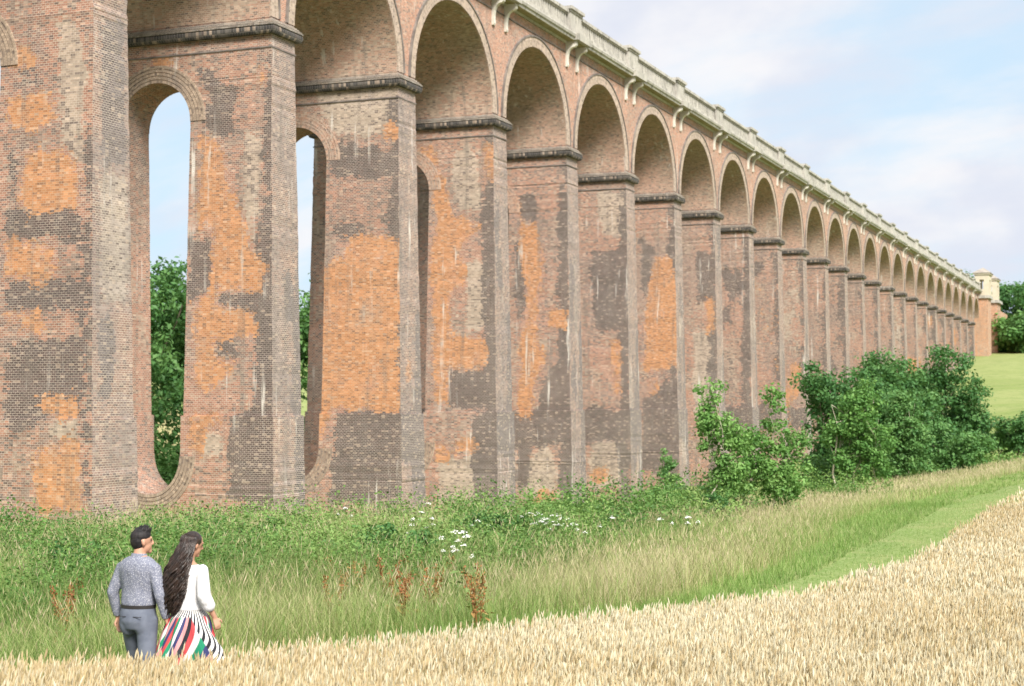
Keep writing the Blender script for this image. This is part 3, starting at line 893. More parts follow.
def veg_grass():
    parts = []
    for n, zr, ws, hs in ((100000, (11, 24), 0.75, 1.0), (150000, (24, 45), 1.0, 1.0), (130000, (45, 85), 1.8, 0.9), (60000, (85, 190), 4.2, 1.1)):
        x, y = scatter(n, keep=verge_keep, zr=zr, margin=1.0)
        d = edge_dist(x, y); s, q = sq(x, y)
        path = (d < 2.0)
        fringe = (d >= 2.0) & (d < np.where(s < 34, 2.9, 3.6))
        tanzone = np.exp(-((d - np.where(s < 34, 4.0, 6.8)) / np.where(s < 34, 1.5, 3.2)) ** 2)
        pn = pnoise(x, y, 2.6, 1); pn2 = pnoise(x, y, 7.0, 4)
        h = np.where(path, rng.uniform(0.05, 0.13, len(x)), np.where(fringe, rng.uniform(0.12, 0.34, len(x)),
                     rng.uniform(0.34, 0.80, len(x)) * (0.7 + 0.5 * pn)))
        nearwall = sstep((q - 22) / 6)
        h = h * (1 - 0.35 * nearwall * ~path) * hs
        h = np.where(path, h, h * np.interp(s, [22, 40], [1.0, 0.62]) * np.where((d > 5) & (s > 34), 0.75, np.where(d > 5, 1.3, 1.0)))
        tan = np.clip(np.where(s < 40, 0.30, 0.33) + 0.52 * tanzone * (0.25 + 1.2 * pn2) * np.where(s < 34, 0.85, 1.5) + 0.26 * (pn - 0.5) + rng.normal(0, 0.19, len(x)), 0, 1)
        tan = np.where(path, np.clip(0.40 + rng.normal(0, 0.12, len(x)) + 0.45 * (pnoise(x, y, 1.3, 8) - .5) + 0.16 * np.cos((d - 1.2) * 4.2), 0, 1), np.where(fringe, tan * 0.6, tan))
        left = (s < 46) & (q > 13)
        tan = np.where(left & ~path, np.clip(tan - 0.04 + 0.12 * rng.random(len(x)), 0, 1), tan)
        w = np.where(path, 0.010, rng.uniform(0.006, 0.013, len(x))) * ws
        g = ground(x, y)
        lean = rng.uniform(0.15, 0.85, len(x))
        parts.append(blades(x, y, g - 0.02, h, w, lean, tan, 3))
        # seed heads on the taller tan stalks
        k = (~path) & (~fringe) & (rng.random(len(x)) < 0.04 + 0.08 * (d > 9) + np.where(s < 34, 0.32, 0.60) * tanzone * (0.1 + 1.2 * pn2))
        m = k.sum()
        hx = h[k] * rng.uniform(0.95, 1.3, m)
        az = rng.uniform(0, 2 * PI, m)
        parts.append(blades(x[k], y[k], g[k], hx, np.full(m, 0.0035) * ws, np.full(m, 0.12), np.clip(rng.normal(0.7, 0.12, m), 0.4, 1), 1))
        parts.append(spindles(x[k] + np.cos(az) * 0.03, y[k] + np.sin(az) * 0.03, g[k] + hx * 0.93, np.cos(az) * 0.5, np.sin(az) * 0.5, np.ones(m), rng.uniform(0.07, 0.17, m), np.full(m, 0.0065) * ws ** 0.8,
                              np.clip(rng.normal(0.76, 0.14, m), 0.4, 1), 3, ((0, .3), (.3, 1), (1, .1))))
    V, Q, T, _ = joinm(parts)
    tag(qmesh('verge_grass', V, Q, M['grass'], attrs={'tint': ('POINT', T)}), 'tall uncut grass with tan seed heads between the wheat and the viaduct', 'grass', kind='stuff')


veg_grass()

# the mown strip itself: a sheet just above the ground along the crop's edge
pl = EDGE[2:17]
fine_ = []
for a, b in zip(pl[:-1], pl[1:]):
    nseg = max(1, int(np.hypot(*(b - a)) / 0.7))
    for k in range(nseg): fine_.append(a + (b - a) * k / nseg)
fine_ = np.array(fine_)
tg = np.gradient(fine_, axis=0); tg /= np.linalg.norm(tg, axis=1, keepdims=True)
nrm = np.stack([-tg[:, 1], tg[:, 0]], -1)
offs = np.linspace(0.1, 2.0, 6)
PX = fine_[:, None, :] + nrm[:, None, :] * offs[None, :, None]
PZ = ground(PX[..., 0], PX[..., 1]) + 0.03
mg, nt_, out_ = new_mat('mown_grass'); t_ = NT(nt_)
ob_ = t_.n('ShaderNodeTexCoord').outputs['Object']
c_ = t_.mix(t_.ramp(t_.noise(ob_, 14.0, 3), 0.35, 0.65), (0.145, 0.215, 0.06), (0.24, 0.30, 0.115))
c_ = t_.mix(t_.math('MULTIPLY', t_.ramp(t_.noise(ob_, 1.2, 3), 0.45, 0.7), 0.5), c_, (0.30, 0.31, 0.14))
p_ = t_.n('ShaderNodeBsdfPrincipled', {'Base Color': c_, 'Roughness': 1.0, 'Specular IOR Level': 0.05})
nt_.links.new(p_.outputs[0], out_.inputs[0])
ii = np.arange(PX.shape[0] * 6).reshape(-1, 6)
tag(qmesh('path', np.concatenate([PX, PZ[..., None]], -1), np.stack([ii[:-1, :-1], ii[1:, :-1], ii[1:, 1:], ii[:-1, 1:]], -1), mg, smooth=True), kind='structure')

# nettles and brambles: leafy stems in clumps, too many to count
M['nettle'] = leaf_mat('nettle_leaf', [(0.042, 0.115, 0.03), (0.085, 0.19, 0.045), (0.16, 0.28, 0.07), (0.27, 0.39, 0.12)], 0.3, rough=0.5)


def nettle_bed():
    parts = []
    for n, zr, sz, nl in ((3200, (18, 30), 0.055, 34), (4600, (30, 60), 0.085, 26), (2600, (60, 130), 0.22, 12)):
        def keep(x, y):
            d = edge_dist(x, y); s, q = sq(x, y)
            pn = pnoise(x, y, 3.2, 11)
            return (d > 4.6 + 1.6 * pn) & (q < 29.5) & (0.75 * pn + 0.4 * pnoise(x, y, 1.1, 21) + 0.42 * np.exp(-((d - 7.6) / 2.6) ** 2) * (s < 40) > 0.74)
        x, y = scatter(int(n * 2.6), keep=keep, zr=zr)
        m = len(x); g = ground(x, y)
        s, q = sq(x, y)
        H = rng.uniform(0.4, 1.0, m) * (0.62 + 0.95 * pnoise(x, y, 1.9, 31)) * (1 - 0.3 * sstep((q - 23) / 5))
        tnt = np.clip(0.60 + 0.9 * (pnoise(x, y, 1.6, 6) - 0.5) - 0.5 * (pnoise(x, y, 1.9, 31) - 0.45), 0, 1)
        hh = rng.random((m, nl)) ** 0.8
        P = np.stack([x[:, None] + rng.normal(0, 0.13, (m, nl)), y[:, None] + rng.normal(0, 0.13, (m, nl)), g[:, None] + H[:, None] * hh], -1).reshape(-1, 3)
        N = rng.normal(0, 0.6, (m * nl, 3)); N[:, 2] += 0.8
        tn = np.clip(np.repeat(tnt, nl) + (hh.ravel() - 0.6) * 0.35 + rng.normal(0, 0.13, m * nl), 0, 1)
        parts.append(leaves(P, N, sz * rng.uniform(0.6, 1.3, m * nl), tn, 0.6))
        parts.append(blades(x, y, g, H * 0.98, np.full(m, 0.010) * sz / 0.06, np.full(m, 0.1), tnt * 0.6, 1))
    V, Q, T, _ = joinm(parts)
    tag(qmesh('nettle_bed', V, Q, M['nettle'], attrs={'tint': ('POINT', T)}), 'dense dark green nettles and weeds growing below the viaduct piers', 'nettles', kind='stuff')


nettle_bed()


# ------------------------------------------------------------------ single wild flowers and docks
M['umbel'] = plain_mat('white_umbel', (0.80, 0.80, 0.74), 0.8)
M['stalk'] = plain_mat('green_stalk', (0.11, 0.18, 0.05), 0.7, (6.0, (0.16, 0.22, 0.07)))
M['dock'] = leaf_mat('dock_seed', [(0.22, 0.075, 0.035), (0.31, 0.14, 0.05), (0.33, 0.19, 0.07), (0.17, 0.22, 0.06)], 0.15)


def stick(a, b, r0, r1, sides=5):
    a = np.array(a, float); b = np.array(b, float)
    d = b - a; d /= np.linalg.norm(d)
    u = np.cross(d, (0.31, 0.2, 0.93) if abs(d[2]) < 0.9 else (1, 0, 0)); u /= np.linalg.norm(u); v = np.cross(d, u)
    an = np.arange(sides) * 2 * PI / sides
    c = np.cos(an)[:, None] * u + np.sin(an)[:, None] * v
    V = np.concatenate([a + c * r0, b + c * r1]); k = np.arange(sides); k1 = (k + 1) % sides
    return V, np.stack([k, k1, k1 + sides, k + sides], -1), np.full(len(V), 0.5)


def hogweed(x, y, H, rr, sc):
    """one plant: forked stalk carrying flat umbels of white florets"""
    g = float(ground(x, y)); parts = []
    top = np.array([0, 0, H * 0.72]); parts.append((*stick((0, 0, 0), top, 0.012 * sc, 0.008 * sc), 0))
    heads = [(0, 0, H)] + [(math.cos(a) * 0.22 * sc, math.sin(a) * 0.22 * sc, H * rng.uniform(0.8, 0.93)) for a in rng.uniform(0, 2 * PI, rng.integers(1, 4))]
    for j, hd in enumerate(heads):
        hd = np.array(hd); parts.append((*stick(top, hd, 0.007 * sc, 0.005 * sc), 0))
        R_ = rr * (1.0 if j == 0 else 0.7); n = 34
        a = rng.uniform(0, 2 * PI, n); r_ = R_ * np.sqrt(rng.random(n))
        P = hd + np.stack([np.cos(a) * r_, np.sin(a) * r_, 0.025 + 0.03 * (1 - (r_ / R_) ** 2) + rng.normal(0, 0.006, n)], -1)
        N = np.stack([np.cos(a) * 0.4, np.sin(a) * 0.4, np.ones(n)], -1) + rng.normal(0, 0.25, (n, 3))
        parts.append((*leaves(P, N, np.full(n, R_ * 0.5), np.ones(n), 0.9), 1))
        for k in range(0, n, 4): parts.append((*stick(hd - (0, 0, 0.04), P[k], 0.003 * sc, 0.002 * sc, 3), 0))
    n = 14; P = np.stack([rng.normal(0, 0.12, n), rng.normal(0, 0.12, n), H * rng.uniform(0.15, 0.65, n)], -1)
    N = rng.normal(0, 0.4, (n, 3)); N[:, 2] += 1
    parts.append((*leaves(P, N, np.full(n, 0.14), np.ones(n), 0.55), 0))
    V, Q, T, mi = joinm(parts)
    o = qmesh('hogweed', V, Q, [M['stalk'], M['umbel']], midx=mi)
    o.location = (x, y, g)
    return o


def at(px, py, drop=0.0):
    """the point of the ground (raised by drop) behind a pixel"""
    d = ray(px, py)
    lo, hi = 5.0, 400.0
    for k in np.arange(8, 400, 0.5):
        v = d * k
        if v[2] < float(ground(v[0], v[1])) + drop: return v[0], v[1]
    return d[0] * 100, d[1] * 100


for (px, py, rr) in ((455, 541, .11), (463, 540, .12), (467, 546, .10), (458, 552, .08)):
    x, y = at(px, py, 0.98)
    tag(hogweed(x, y, 1.05, rr * 0.6, 0.9), 'white flat-headed hogweed in the close clump above the brown docks', 'wildflower', 'white hogweed clump above the brown docks')
for (px, py, rr) in ((537, 514, .28), (546, 519, .24), (556, 515, .30), (562, 520, .26), (529, 514, .22), (540, 523, .2), (574, 526, .2), 
                     (421, 513, .20), (432, 518, .16), (428, 503, .22), (412, 525, .13), (688, 518, .2),
                     (660, 519, .16), (612, 518, .18), (478, 521, .14), (345, 508, .16)):
    x, y = at(px, py, 0.85)
    tag(hogweed(x, y, 0.8, rr * 0.36, 1.0), 'white hogweed head dotted through the green grass below the viaduct piers', 'wildflower', 'white hogweed flowers under the viaduct')


def dock(x, y, H, red):
    g = float(ground(x, y)); parts = []
    for j in range(rng.integers(3, 6)):
        a = rng.uniform(0, 2 * PI); b = np.array([math.cos(a) * 0.16, math.sin(a) * 0.16, H * rng.uniform(0.75, 1.0)])
        parts.append((*stick((0, 0, 0), b, 0.008, 0.004), 0))
        n = 42; tt_ = rng.uniform(0.35, 1, n)
        P = b[None, :] * tt_[:, None] + rng.normal(0, 0.022, (n, 3))
        parts.append((*leaves(P, rng.normal(size=(n, 3)), np.full(n, 0.036), np.clip(rng.normal(red, 0.18, n), 0, 0.8), 0.9), 0))
    n = 16; P = np.stack([rng.normal(0, 0.1, n), rng.normal(0, 0.1, n), H * rng.uniform(0.05, 0.5, n)], -1); N = rng.normal(0, 0.6, (n, 3)); N[:, 2] += .6
    parts.append((*leaves(P, N, np.full(n, 0.16), np.clip(rng.normal(0.8, 0.2, n), 0, 1), 0.35), 0))
    V, Q, T, mi = joinm(parts)
    o = qmesh('dock_plant', V, Q, M['dock'], attrs={'tint': ('POINT', T)})
    o.location = (x, y, g)
    return o


for (px, py, red) in ((326, 553, .5), (338, 565, .55), (331, 572, .45), (356, 562, .4), (389, 560, .25), (398, 568, .3), (402, 575, .2), (412, 552, .6), (432, 566, .5), (446, 550, .55), (475, 565, .35), (478, 578, .4)):
    x, y = at(px, py, 0.74)
    tag(dock(x, y, 0.76, red), 'rust brown dock in seed in the broken row right of the woman', 'dock plant', 'brown docks right of the couple')
for (px, py, red) in ((71, 572, .05), (76, 582, .15), (66, 590, .3)):
    x, y = at(px, py, 0.74)
    tag(dock(x, y, 0.76, red), 'reddish dock in seed standing in the grass left of the man', 'dock plant', 'reddish docks left of the man')

# ------------------------------------------------------------------ trees and bushes
M['bark'] = plain_mat('bark', (0.16, 0.125, 0.09), 0.95, (5.0, (0.24, 0.20, 0.155)))
M['palebark'] = plain_mat('pale_bark', (0.40, 0.35, 0.26), 0.9, (6.0, (0.52, 0.47, 0.37)))
M['leaf_dark'] = leaf_mat('dark_tree_leaf', [(0.036, 0.115, 0.034), (0.070, 0.185, 0.056), (0.115, 0.25, 0.076), (0.17, 0.315, 0.10)], 0.35, rough=0.5)
M['leaf_mid'] = leaf_mat('mid_tree_leaf', [(0.049, 0.14, 0.042), (0.098, 0.231, 0.067), (0.161, 0.315, 0.098), (0.238, 0.406, 0.14)], 0.35, rough=0.5)
M['leaf_light'] = leaf_mat('light_tree_leaf', [(0.072, 0.189, 0.046), (0.13, 0.286, 0.072), (0.208, 0.384, 0.104), (0.299, 0.481, 0.156)], 0.4, rough=0.5)


def tree(name, label, x, y, blobs, nleaf, lsize, mat, trunks, group=None, cat='tree', bark='bark', clump=0.9, crown='crown', dens=0.62, tint0=0.45, droop=0.0):
    """blobs: ellipsoids (dx, dy, z, rx, ry, rz) filled with leaf clumps; trunks: (dx, dy, lean_x, lean_y, height, radius)"""
    g = float(ground(x, y)) - 0.05
    root = tag(empty(name, (x, y, g)), label, cat, group)
    cl = []
    vol = np.array([b[3] * b[4] * b[5] for b in blobs]) ** (2 / 3.0)
    ncl = max(14, int(nleaf / 60))
    for b, v in zip(blobs, vol / vol.sum()):
        k = max(4, int(ncl * v))
        d = rng.normal(size=(k, 3)); d /= np.linalg.norm(d, axis=1, keepdims=True)
        r_ = rng.random(k) ** 0.33 * (0.86 + 0.26 * rng.random(k))
        cl.append(np.array(b[:3]) + d * r_[:, None] * np.array(b[3:]))
    cl = np.concatenate(cl); cl = cl[cl[:, 2] > 0.15]
    per = max(6, int(nleaf / len(cl)))
    cr = clump * rng.uniform(0.55, 1.25, len(cl))
    d = rng.normal(size=(len(cl), per, 3)); d /= np.linalg.norm(d, axis=2, keepdims=True)
    rr = rng.random((len(cl), per, 1)) ** 0.5
    P = cl[:, None, :] + d * rr * cr[:, None, None] * np.array([1, 1, 0.75])
    P[..., 2] -= droop * rr[..., 0] * cr[:, None]
    N = d * 0.9 + rng.normal(0, 0.55, d.shape) + np.array([0, 0, 0.45])
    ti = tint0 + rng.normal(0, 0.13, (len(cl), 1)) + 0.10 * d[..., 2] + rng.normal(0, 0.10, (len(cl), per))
    P = P.reshape(-1, 3); N = N.reshape(-1, 3); ti = np.clip(ti.reshape(-1), 0, 1)
    ok = P[:, 2] > 0.05
    P, N, ti = P[ok], N[ok], ti[ok]
    V, Q, T = leaves(P, N, lsize * rng.uniform(0.5, 1.45, len(P)), ti, 0.6)
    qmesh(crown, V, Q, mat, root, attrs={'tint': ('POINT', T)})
    tips = cl[rng.permutation(len(cl))]
    k = 0
    for (dx, dy, lx, ly, H, r0) in trunks:
        tp = []
        pts = [np.array([dx + lx * u + rng.normal(0, 0.03) * H * (0 < u), dy + ly * u + rng.normal(0, 0.03) * H * (0 < u), H * u]) for u in np.linspace(0, 1, 6)]
        for j in range(5): tp.append(stick(pts[j], pts[j + 1], r0 * (1 - j * 0.17), r0 * (1 - (j + 1) * 0.17), 7))
        for j in range(min(9, len(tips))):
            u = rng.integers(2, 6); tgt = tips[k % len(tips)]; k += 1
            if tgt[2] < pts[u][2] * 0.7: continue
            mid = (pts[u] + tgt) / 2 + rng.normal(0, 0.05 * H, 3) * (1, 1, 0.3)
            tp.append(stick(pts[u], mid, r0 * 0.36, r0 * 0.22, 5)); tp.append(stick(mid, tgt, r0 * 0.22, r0 * 0.08, 5))
        V, Q, T, _ = joinm(tp)
        qmesh('trunk', V, Q, M[bark], root)
    return root


def place(px, z):
    """a ground point at depth z under image column px"""
    return (px - 512) / F_PX * z, z


def crownset(H, Wd, n, base=0.1, seed=0):
    """n lobes making one uneven crown of height H and width Wd"""
    r = np.random.default_rng(seed); out = [(0, 0, H * (base + 1) / 2, Wd * 0.36, Wd * 0.36, H * (1 - base) * 0.40)]
    for i in range(n):
        a = r.uniform(0, 2 * PI); h = r.uniform(base + 0.12, 0.80); k = math.sin(PI * min(max((h - base) / (1.05 - base), 0.05), 0.95)) ** 0.6
        rad = r.uniform(0.2, 0.30)
        out.append((math.cos(a) * Wd * (0.5 - rad * 0.8) * k, math.sin(a) * Wd * (0.5 - rad * 0.8) * k, H * h, Wd * rad * 0.8, Wd * rad * 0.8, H * rad * 0.55))
    return out


# the big thicket in front of the far piers
x, y = place(846, 76)
tree('bushy_tree', 'dark green bushy tree at the left end of the thicket before the piers', x, y, crownset(7.0, 5.2, 13, 0.0, 1), 24000, 0.19, M['leaf_dark'],
     [(0, 0, .3, 0, 5, .11), (-.7, .3, -.6, 0, 4.5, .08), (.6, -.2, .5, 0, 4.5, .08)], 'trees of the thicket', clump=0.62)
x, y = place(895, 80)
tree('bushy_tree', 'middle dark tree of the thicket, behind the pale-stemmed willow', x, y, crownset(7.1, 5.4, 12, 0.0, 2), 20000, 0.19, M['leaf_dark'],
     [(0, 0, -.3, 0, 5, .11), (.6, .3, .6, 0, 4.5, .08)], 'trees of the thicket', clump=0.62, tint0=0.5)
x, y = place(943, 84)
tree('bushy_tree', 'tall blue-green bushy tree at the right end of the thicket', x, y, crownset(7.9, 5.2, 13, 0.0, 3), 24000, 0.19, M['leaf_dark'],
     [(0, 0, .2, 0, 5.5, .12), (.6, .3, .7, 0, 4.5, .08)], 'trees of the thicket', clump=0.65, tint0=0.40)
x, y = place(858, 66)
tree('willow_sapling', 'light green willow with several bare pale stems in front of the thicket', x, y, [(0.1, 0, 3.2, .9, .8, 1.1), (-.3, .2, 2.3, .9, .8, .9), (.7, -.1, 2.2, .8, .7, 1.0), (.3, 0, 4.0, .5, .5, .6), (.5, 0, 1.1, .9, .6, .7), (-.5, .1, 1.3, .5, .5, .6)], 9500, 0.15, M['leaf_light'],
     [(-.9, 0, -.1, 0, 3.6, .045), (-.75, .1, .2, 0, 3.0, .035), (-.2, 0, .2, 0, 3.4, .04), (.1, .2, .3, 0, 3.2, .04), (.5, 0, .4, 0, 3.0, .035)], bark='palebark', clump=0.42, tint0=0.4)
x, y = place(904, 69)
tree('birch_sapling', 'grey-green birch with one white stem at the thicket foot', x, y, [(0, 0, 2.6, .85, .8, 1.1), (.3, .1, 1.8, .9, .8, .7), (-.2, 0, 3.4, .55, .5, .7), (.2, .1, .9, 1.0, .7, .6)], 9000, 0.14, M['leaf_mid'],
     [(.1, -.2, .1, 0, 3.3, .045)], bark='palebark', clump=0.42, tint0=0.55)
x, y = place(952, 74)
tree('low_bush', 'low rounded green bush at the right foot of the thicket', x, y, crownset(2.6, 4.0, 7, 0, 5), 7000, 0.16, M['leaf_mid'], [(0, 0, .1, 0, 1.5, .05)], cat='bush', clump=0.45, tint0=0.42)
x, y = place(822, 68)
tree('low_bush', 'small grey-green bush at the left foot of the thicket', x, y, crownset(1.7, 1.6, 5, 0, 6), 2200, 0.13, M['leaf_mid'], [(0, 0, .1, 0, 1.2, .04)], cat='bush', clump=0.35, tint0=0.55)

# the two ash saplings left of it
x, y = place(718, 40)
tree('ash_sapling', 'tall thin ash sapling leaning left, with a bare pale lower stem', x, y,
     [(-.22, 0, 3.15, .28, .28, .45), (-.15, 0, 2.65, .40, .36, .38), (0.0, 0, 2.1, .48, .44, .40), (.30, .1, 2.45, .34, .32, .22), (.25, .1, 1.55, .5, .45, .35), (.05, 0, 1.15, .32, .3, .26), (.6, .1, 2.0, .3, .3, .25), (.45, 0, 1.1, .4, .4, .4)], 5200, 0.10, M['leaf_light'],
     [(0, 0, -.22, 0, 3.2, .028)], bark='palebark', clump=0.30, tint0=0.62)
x, y = place(768, 41)
tree('ash_sapling', 'broad bright green ash sapling left of the dark thicket', x, y,
     [(0.1, 0, 2.95, .26, .26, .42), (-.05, 0, 2.3, .55, .5, .36), (.35, 0, 1.95, .62, .55, .34), (-.4, .1, 1.75, .55, .5, .34), (.1, 0, 1.3, .75, .6, .34), (.75, .1, 1.55, .32, .3, .32), (.8, 0, 2.05, .28, .28, .22), (-.1, 0, .85, .45, .4, .3), (.2, 0, .45, .5, .4, .3), (-.3, .1, 1.2, .5, .4, .4), (.5, 0, 1.0, .55, .4, .4)], 6800, 0.10, M['leaf_light'],
     [(0, 0, .1, 0, 2.9, .03), (.2, .1, .5, 0, 1.9, .02)], bark='palebark', clump=0.31, tint0=0.55)
x, y = place(718, 37.5)
tree('low_bush', 'little dark bush at the foot of the leaning ash sapling', x, y, crownset(0.95, 0.8, 5, 0, 8), 1500, 0.075, M['leaf_mid'], [(0, 0, .05, 0, .7, .02)], cat='bush', clump=0.18, tint0=0.2)
x, y = W(S0 + BAY * 4.35, DC - 6.5, 0)[:2]
tree('elder_bush', 'upright green shrub growing against the pier left of the saplings', x, y, [(0, 0, 2.6, .5, .5, .7), (-.2, 0, 1.7, .6, .6, .7), (.4, 0, 1.1, .6, .6, .5), (.2, 0, .5, .5, .5, .4)], 2200, 0.17, M['leaf_mid'], [(0, 0, 0, 0, 2.6, .04)], cat='bush', clump=0.35, tint0=0.45)
for (px, z, H, Wd, lab) in ((676, 92, 1.7, 4.2, 'low dark bramble heap under the piers left of the saplings'), (718, 88, 1.5, 3.4, 'low green bramble heap under the piers behind the saplings'),
                            (545, 76, 1.3, 2.8, 'grassy green weed mound between two near piers'), (480, 74, 1.2, 3.0, 'green weed mound at the foot of the fourth near pier'),
                            (398, 62, 1.1, 2.4, 'green weed mound beside the orange rubble under the piers')):
    x, y = place(px, z)
    tree('bramble', lab, x, y, crownset(H, Wd, 7, 0, int(px)), 3200, 0.15, M['leaf_mid'], [(0, 0, .1, 0, H * .7, .03)], cat='bush', clump=0.4, tint0=0.35)

for (px, z, H, Wd, lab) in ((372, 26, 1.15, 2.0, 'dark leafy bramble clump behind the brown docks right of the couple'), (505, 30, 1.0, 1.9, 'dark leafy bramble clump by the white hogweed right of the docks'),
                            (84, 25, 1.0, 1.9, 'dark leafy bramble clump left of the man below the first pier'), (262, 29, 1.05, 2.2, 'leafy bramble clump behind the woman to her right')):
    x, y = place(px, z)
    tree('bramble', lab, x, y, crownset(H, Wd, 8, 0, int(px)), 3000, 0.085, M['leaf_mid'], [(0, 0, .1, 0, H * .7, .02)], cat='bush', clump=0.25, tint0=0.22)

# trees across the river, seen through the arches of the piers
seed = 40
for k, sp_ in enumerate(np.arange(52, 196, 7.6)):
    qv_ = 61 + rng.uniform(0, 10)
    x, y, _ = W(sp_, qv_, 0)
    H = rng.uniform(17.5, 20.0); seed += 1
    tree('woodland_tree', 'full green tree in the tree line glimpsed through the piers', x, y, crownset(H, rng.uniform(10, 12.5), 14, 0.03, seed) + [(0, 0, 1.6, 4.6, 4.6, 2.0), (2.5, -2, 2.6, 3.0, 3.0, 2.4)], 13000, 0.40, M['leaf_mid' if k % 3 else 'leaf_dark'],
         [(0, 0, .3, 0, H * .75, .28)], 'trees behind the viaduct', clump=1.35, tint0=0.36 + 0.16 * rng.random())

# trees at the far end
for (px, z, H, Wd, mt, lab) in ((1014, 372, 16.5, 14, 'leaf_dark', 'tall dark tree beyond the stone pavilion at the far end'),
                                (1046, 360, 18, 16, 'leaf_dark', 'dark spreading tree right of the far abutment'),
                                (964, 425, 20.5, 11, 'leaf_mid', 'pale green treetop showing above the far parapet'),
                                (1012, 318, 7.0, 11, 'leaf_light', 'light green bushes below the far abutment'),
                                (1034, 312, 9.0, 13, 'leaf_mid', 'green hillside bush at the right edge below the dark tree')):
    x, y = place(px, z); seed += 1
    tree('far_tree', lab, x, y, crownset(H, Wd, 11, 0.02, seed), 8000, 0.8, M[mt], [(0, 0, .4, 0, H * .75, .4)], clump=2.3, tint0=0.45)
x, y = place(1016, 118)
tree('hedge_bush', 'dark green hawthorn bush by the bend of the mown path', x, y, crownset(4.0, 4.6, 8, 0, 77), 6000, 0.24, M['leaf_dark'], [(0, 0, .1, 0, 2.6, .1)], cat='bush', clump=0.6, tint0=0.45)
x, y = place(1000, 122)
tree('hedge_bush', 'lower green bush left of the dark hawthorn by the path', x, y, crownset(2.2, 3.4, 6, 0, 78), 3000, 0.22, M['leaf_mid'], [(0, 0, .1, 0, 1.6, .06)], cat='bush', clump=0.5, tint0=0.35)

# ------------------------------------------------------------------ the couple
def loft(rings, side=(1, 0, 0), seg=16):
    """closed tube through rings (centre, rx, ry[, normal]); rx lies along 'side'"""
    pts = [np.array(r[0], float) for r in rings]
    V = []; side = np.array(side, float)
    for i, r in enumerate(rings):
        if len(r) > 3: tg = np.array(r[3], float)
        else: tg = pts[min(i + 1, len(pts) - 1)] - pts[max(i - 1, 0)]
        tg /= np.linalg.norm(tg)
        u = side - tg * (side @ tg); u /= np.linalg.norm(u); v = np.cross(tg, u)
        a = np.arange(seg) * 2 * PI / seg
        V.append(pts[i] + np.cos(a)[:, None] * u * r[1] + np.sin(a)[:, None] * v * r[2])
    n = len(rings)
    F = []
    for i in range(n - 1):
        for k in range(seg):
            k1 = (k + 1) % seg
            F.append((i * seg + k, i * seg + k1, (i + 1) * seg + k1, (i + 1) * seg + k))
    F.append(tuple(range(seg))[::-1]); F.append(tuple((n - 1) * seg + k for k in range(seg)))
    return np.concatenate(V), F


def raw_mesh(name, pieces):
    V, Fs, o = [], [], 0
    for v, f in pieces:
        V.append(v); Fs += [tuple(i + o for i in q) for q in f]; o += len(v)
    me = bpy.data.meshes.new(name); me.from_pydata(np.concatenate(V).tolist(), [], Fs); me.update()
    return me


def fuse(name, pieces, mat, voxel=0.012, smooth=4, parent=None, origin=None):
    """one continuous skin over overlapping lofts"""
    o = bpy.data.objects.new(name, raw_mesh(name, pieces)); C.objects.link(o)
    m = o.modifiers.new('r', 'REMESH'); m.mode = 'VOXEL'; m.voxel_size = voxel
    m = o.modifiers.new('s', 'SMOOTH'); m.factor = 0.5; m.iterations = smooth
    dg = bpy.context.evaluated_depsgraph_get(); dg.update()
    me = bpy.data.meshes.new_from_object(o.evaluated_get(dg))
    old = o.data; o.modifiers.clear(); o.data = me; bpy.data.meshes.remove(old)
    me.name = name
    me.materials.clear(); me.materials.append(mat)
    me.polygons.foreach_set('use_smooth', np.ones(len(me.polygons), bool))
    if parent is not None: o.parent = parent
    return o


def limb(pts, rad, side=(1, 0, 0), flat=1.0, sub=3):
    """a tapering limb along joints with rounded ends"""
    P = [np.array(p, float) for p in pts]; rings = []
    for i in range(len(P) - 1):
        for k in range(sub):
            u = k / sub; rings.append((P[i] * (1 - u) + P[i + 1] * u, rad[i] * (1 - u) + rad[i + 1] * u))
    rings.append((P[-1], rad[-1]))
    d0 = rings[1][0] - rings[0][0]; d1 = rings[-1][0] - rings[-2][0]
    d0 /= np.linalg.norm(d0); d1 /= np.linalg.norm(d1)
    rings = [(rings[0][0] - d0 * rings[0][1] * 0.6, rings[0][1] * 0.6)] + rings + [(rings[-1][0] + d1 * rings[-1][1] * 0.6, rings[-1][1] * 0.6)]
    return loft([(c, r, r * flat) for c, r in rings], side)


def ellipsoid(c, rx, ry, rz, seg=16):
    ph = np.linspace(-PI / 2 * 0.96, PI / 2 * 0.96, 11)
    return loft([((c[0], c[1], c[2] + rz * math.sin(p)), rx * math.cos(p), ry * math.cos(p), (0, 0, 1)) for p in ph], seg=seg)


def turn(pieces, c, yaw=0, pitch=0, roll=0):
    m = np.array(Matrix.Rotation(yaw, 3, 'Z') @ Matrix.Rotation(roll, 3, 'Y') @ Matrix.Rotation(pitch, 3, 'X')); c = np.array(c)
    return [((v - c) @ m.T + c, f) for v, f in pieces]


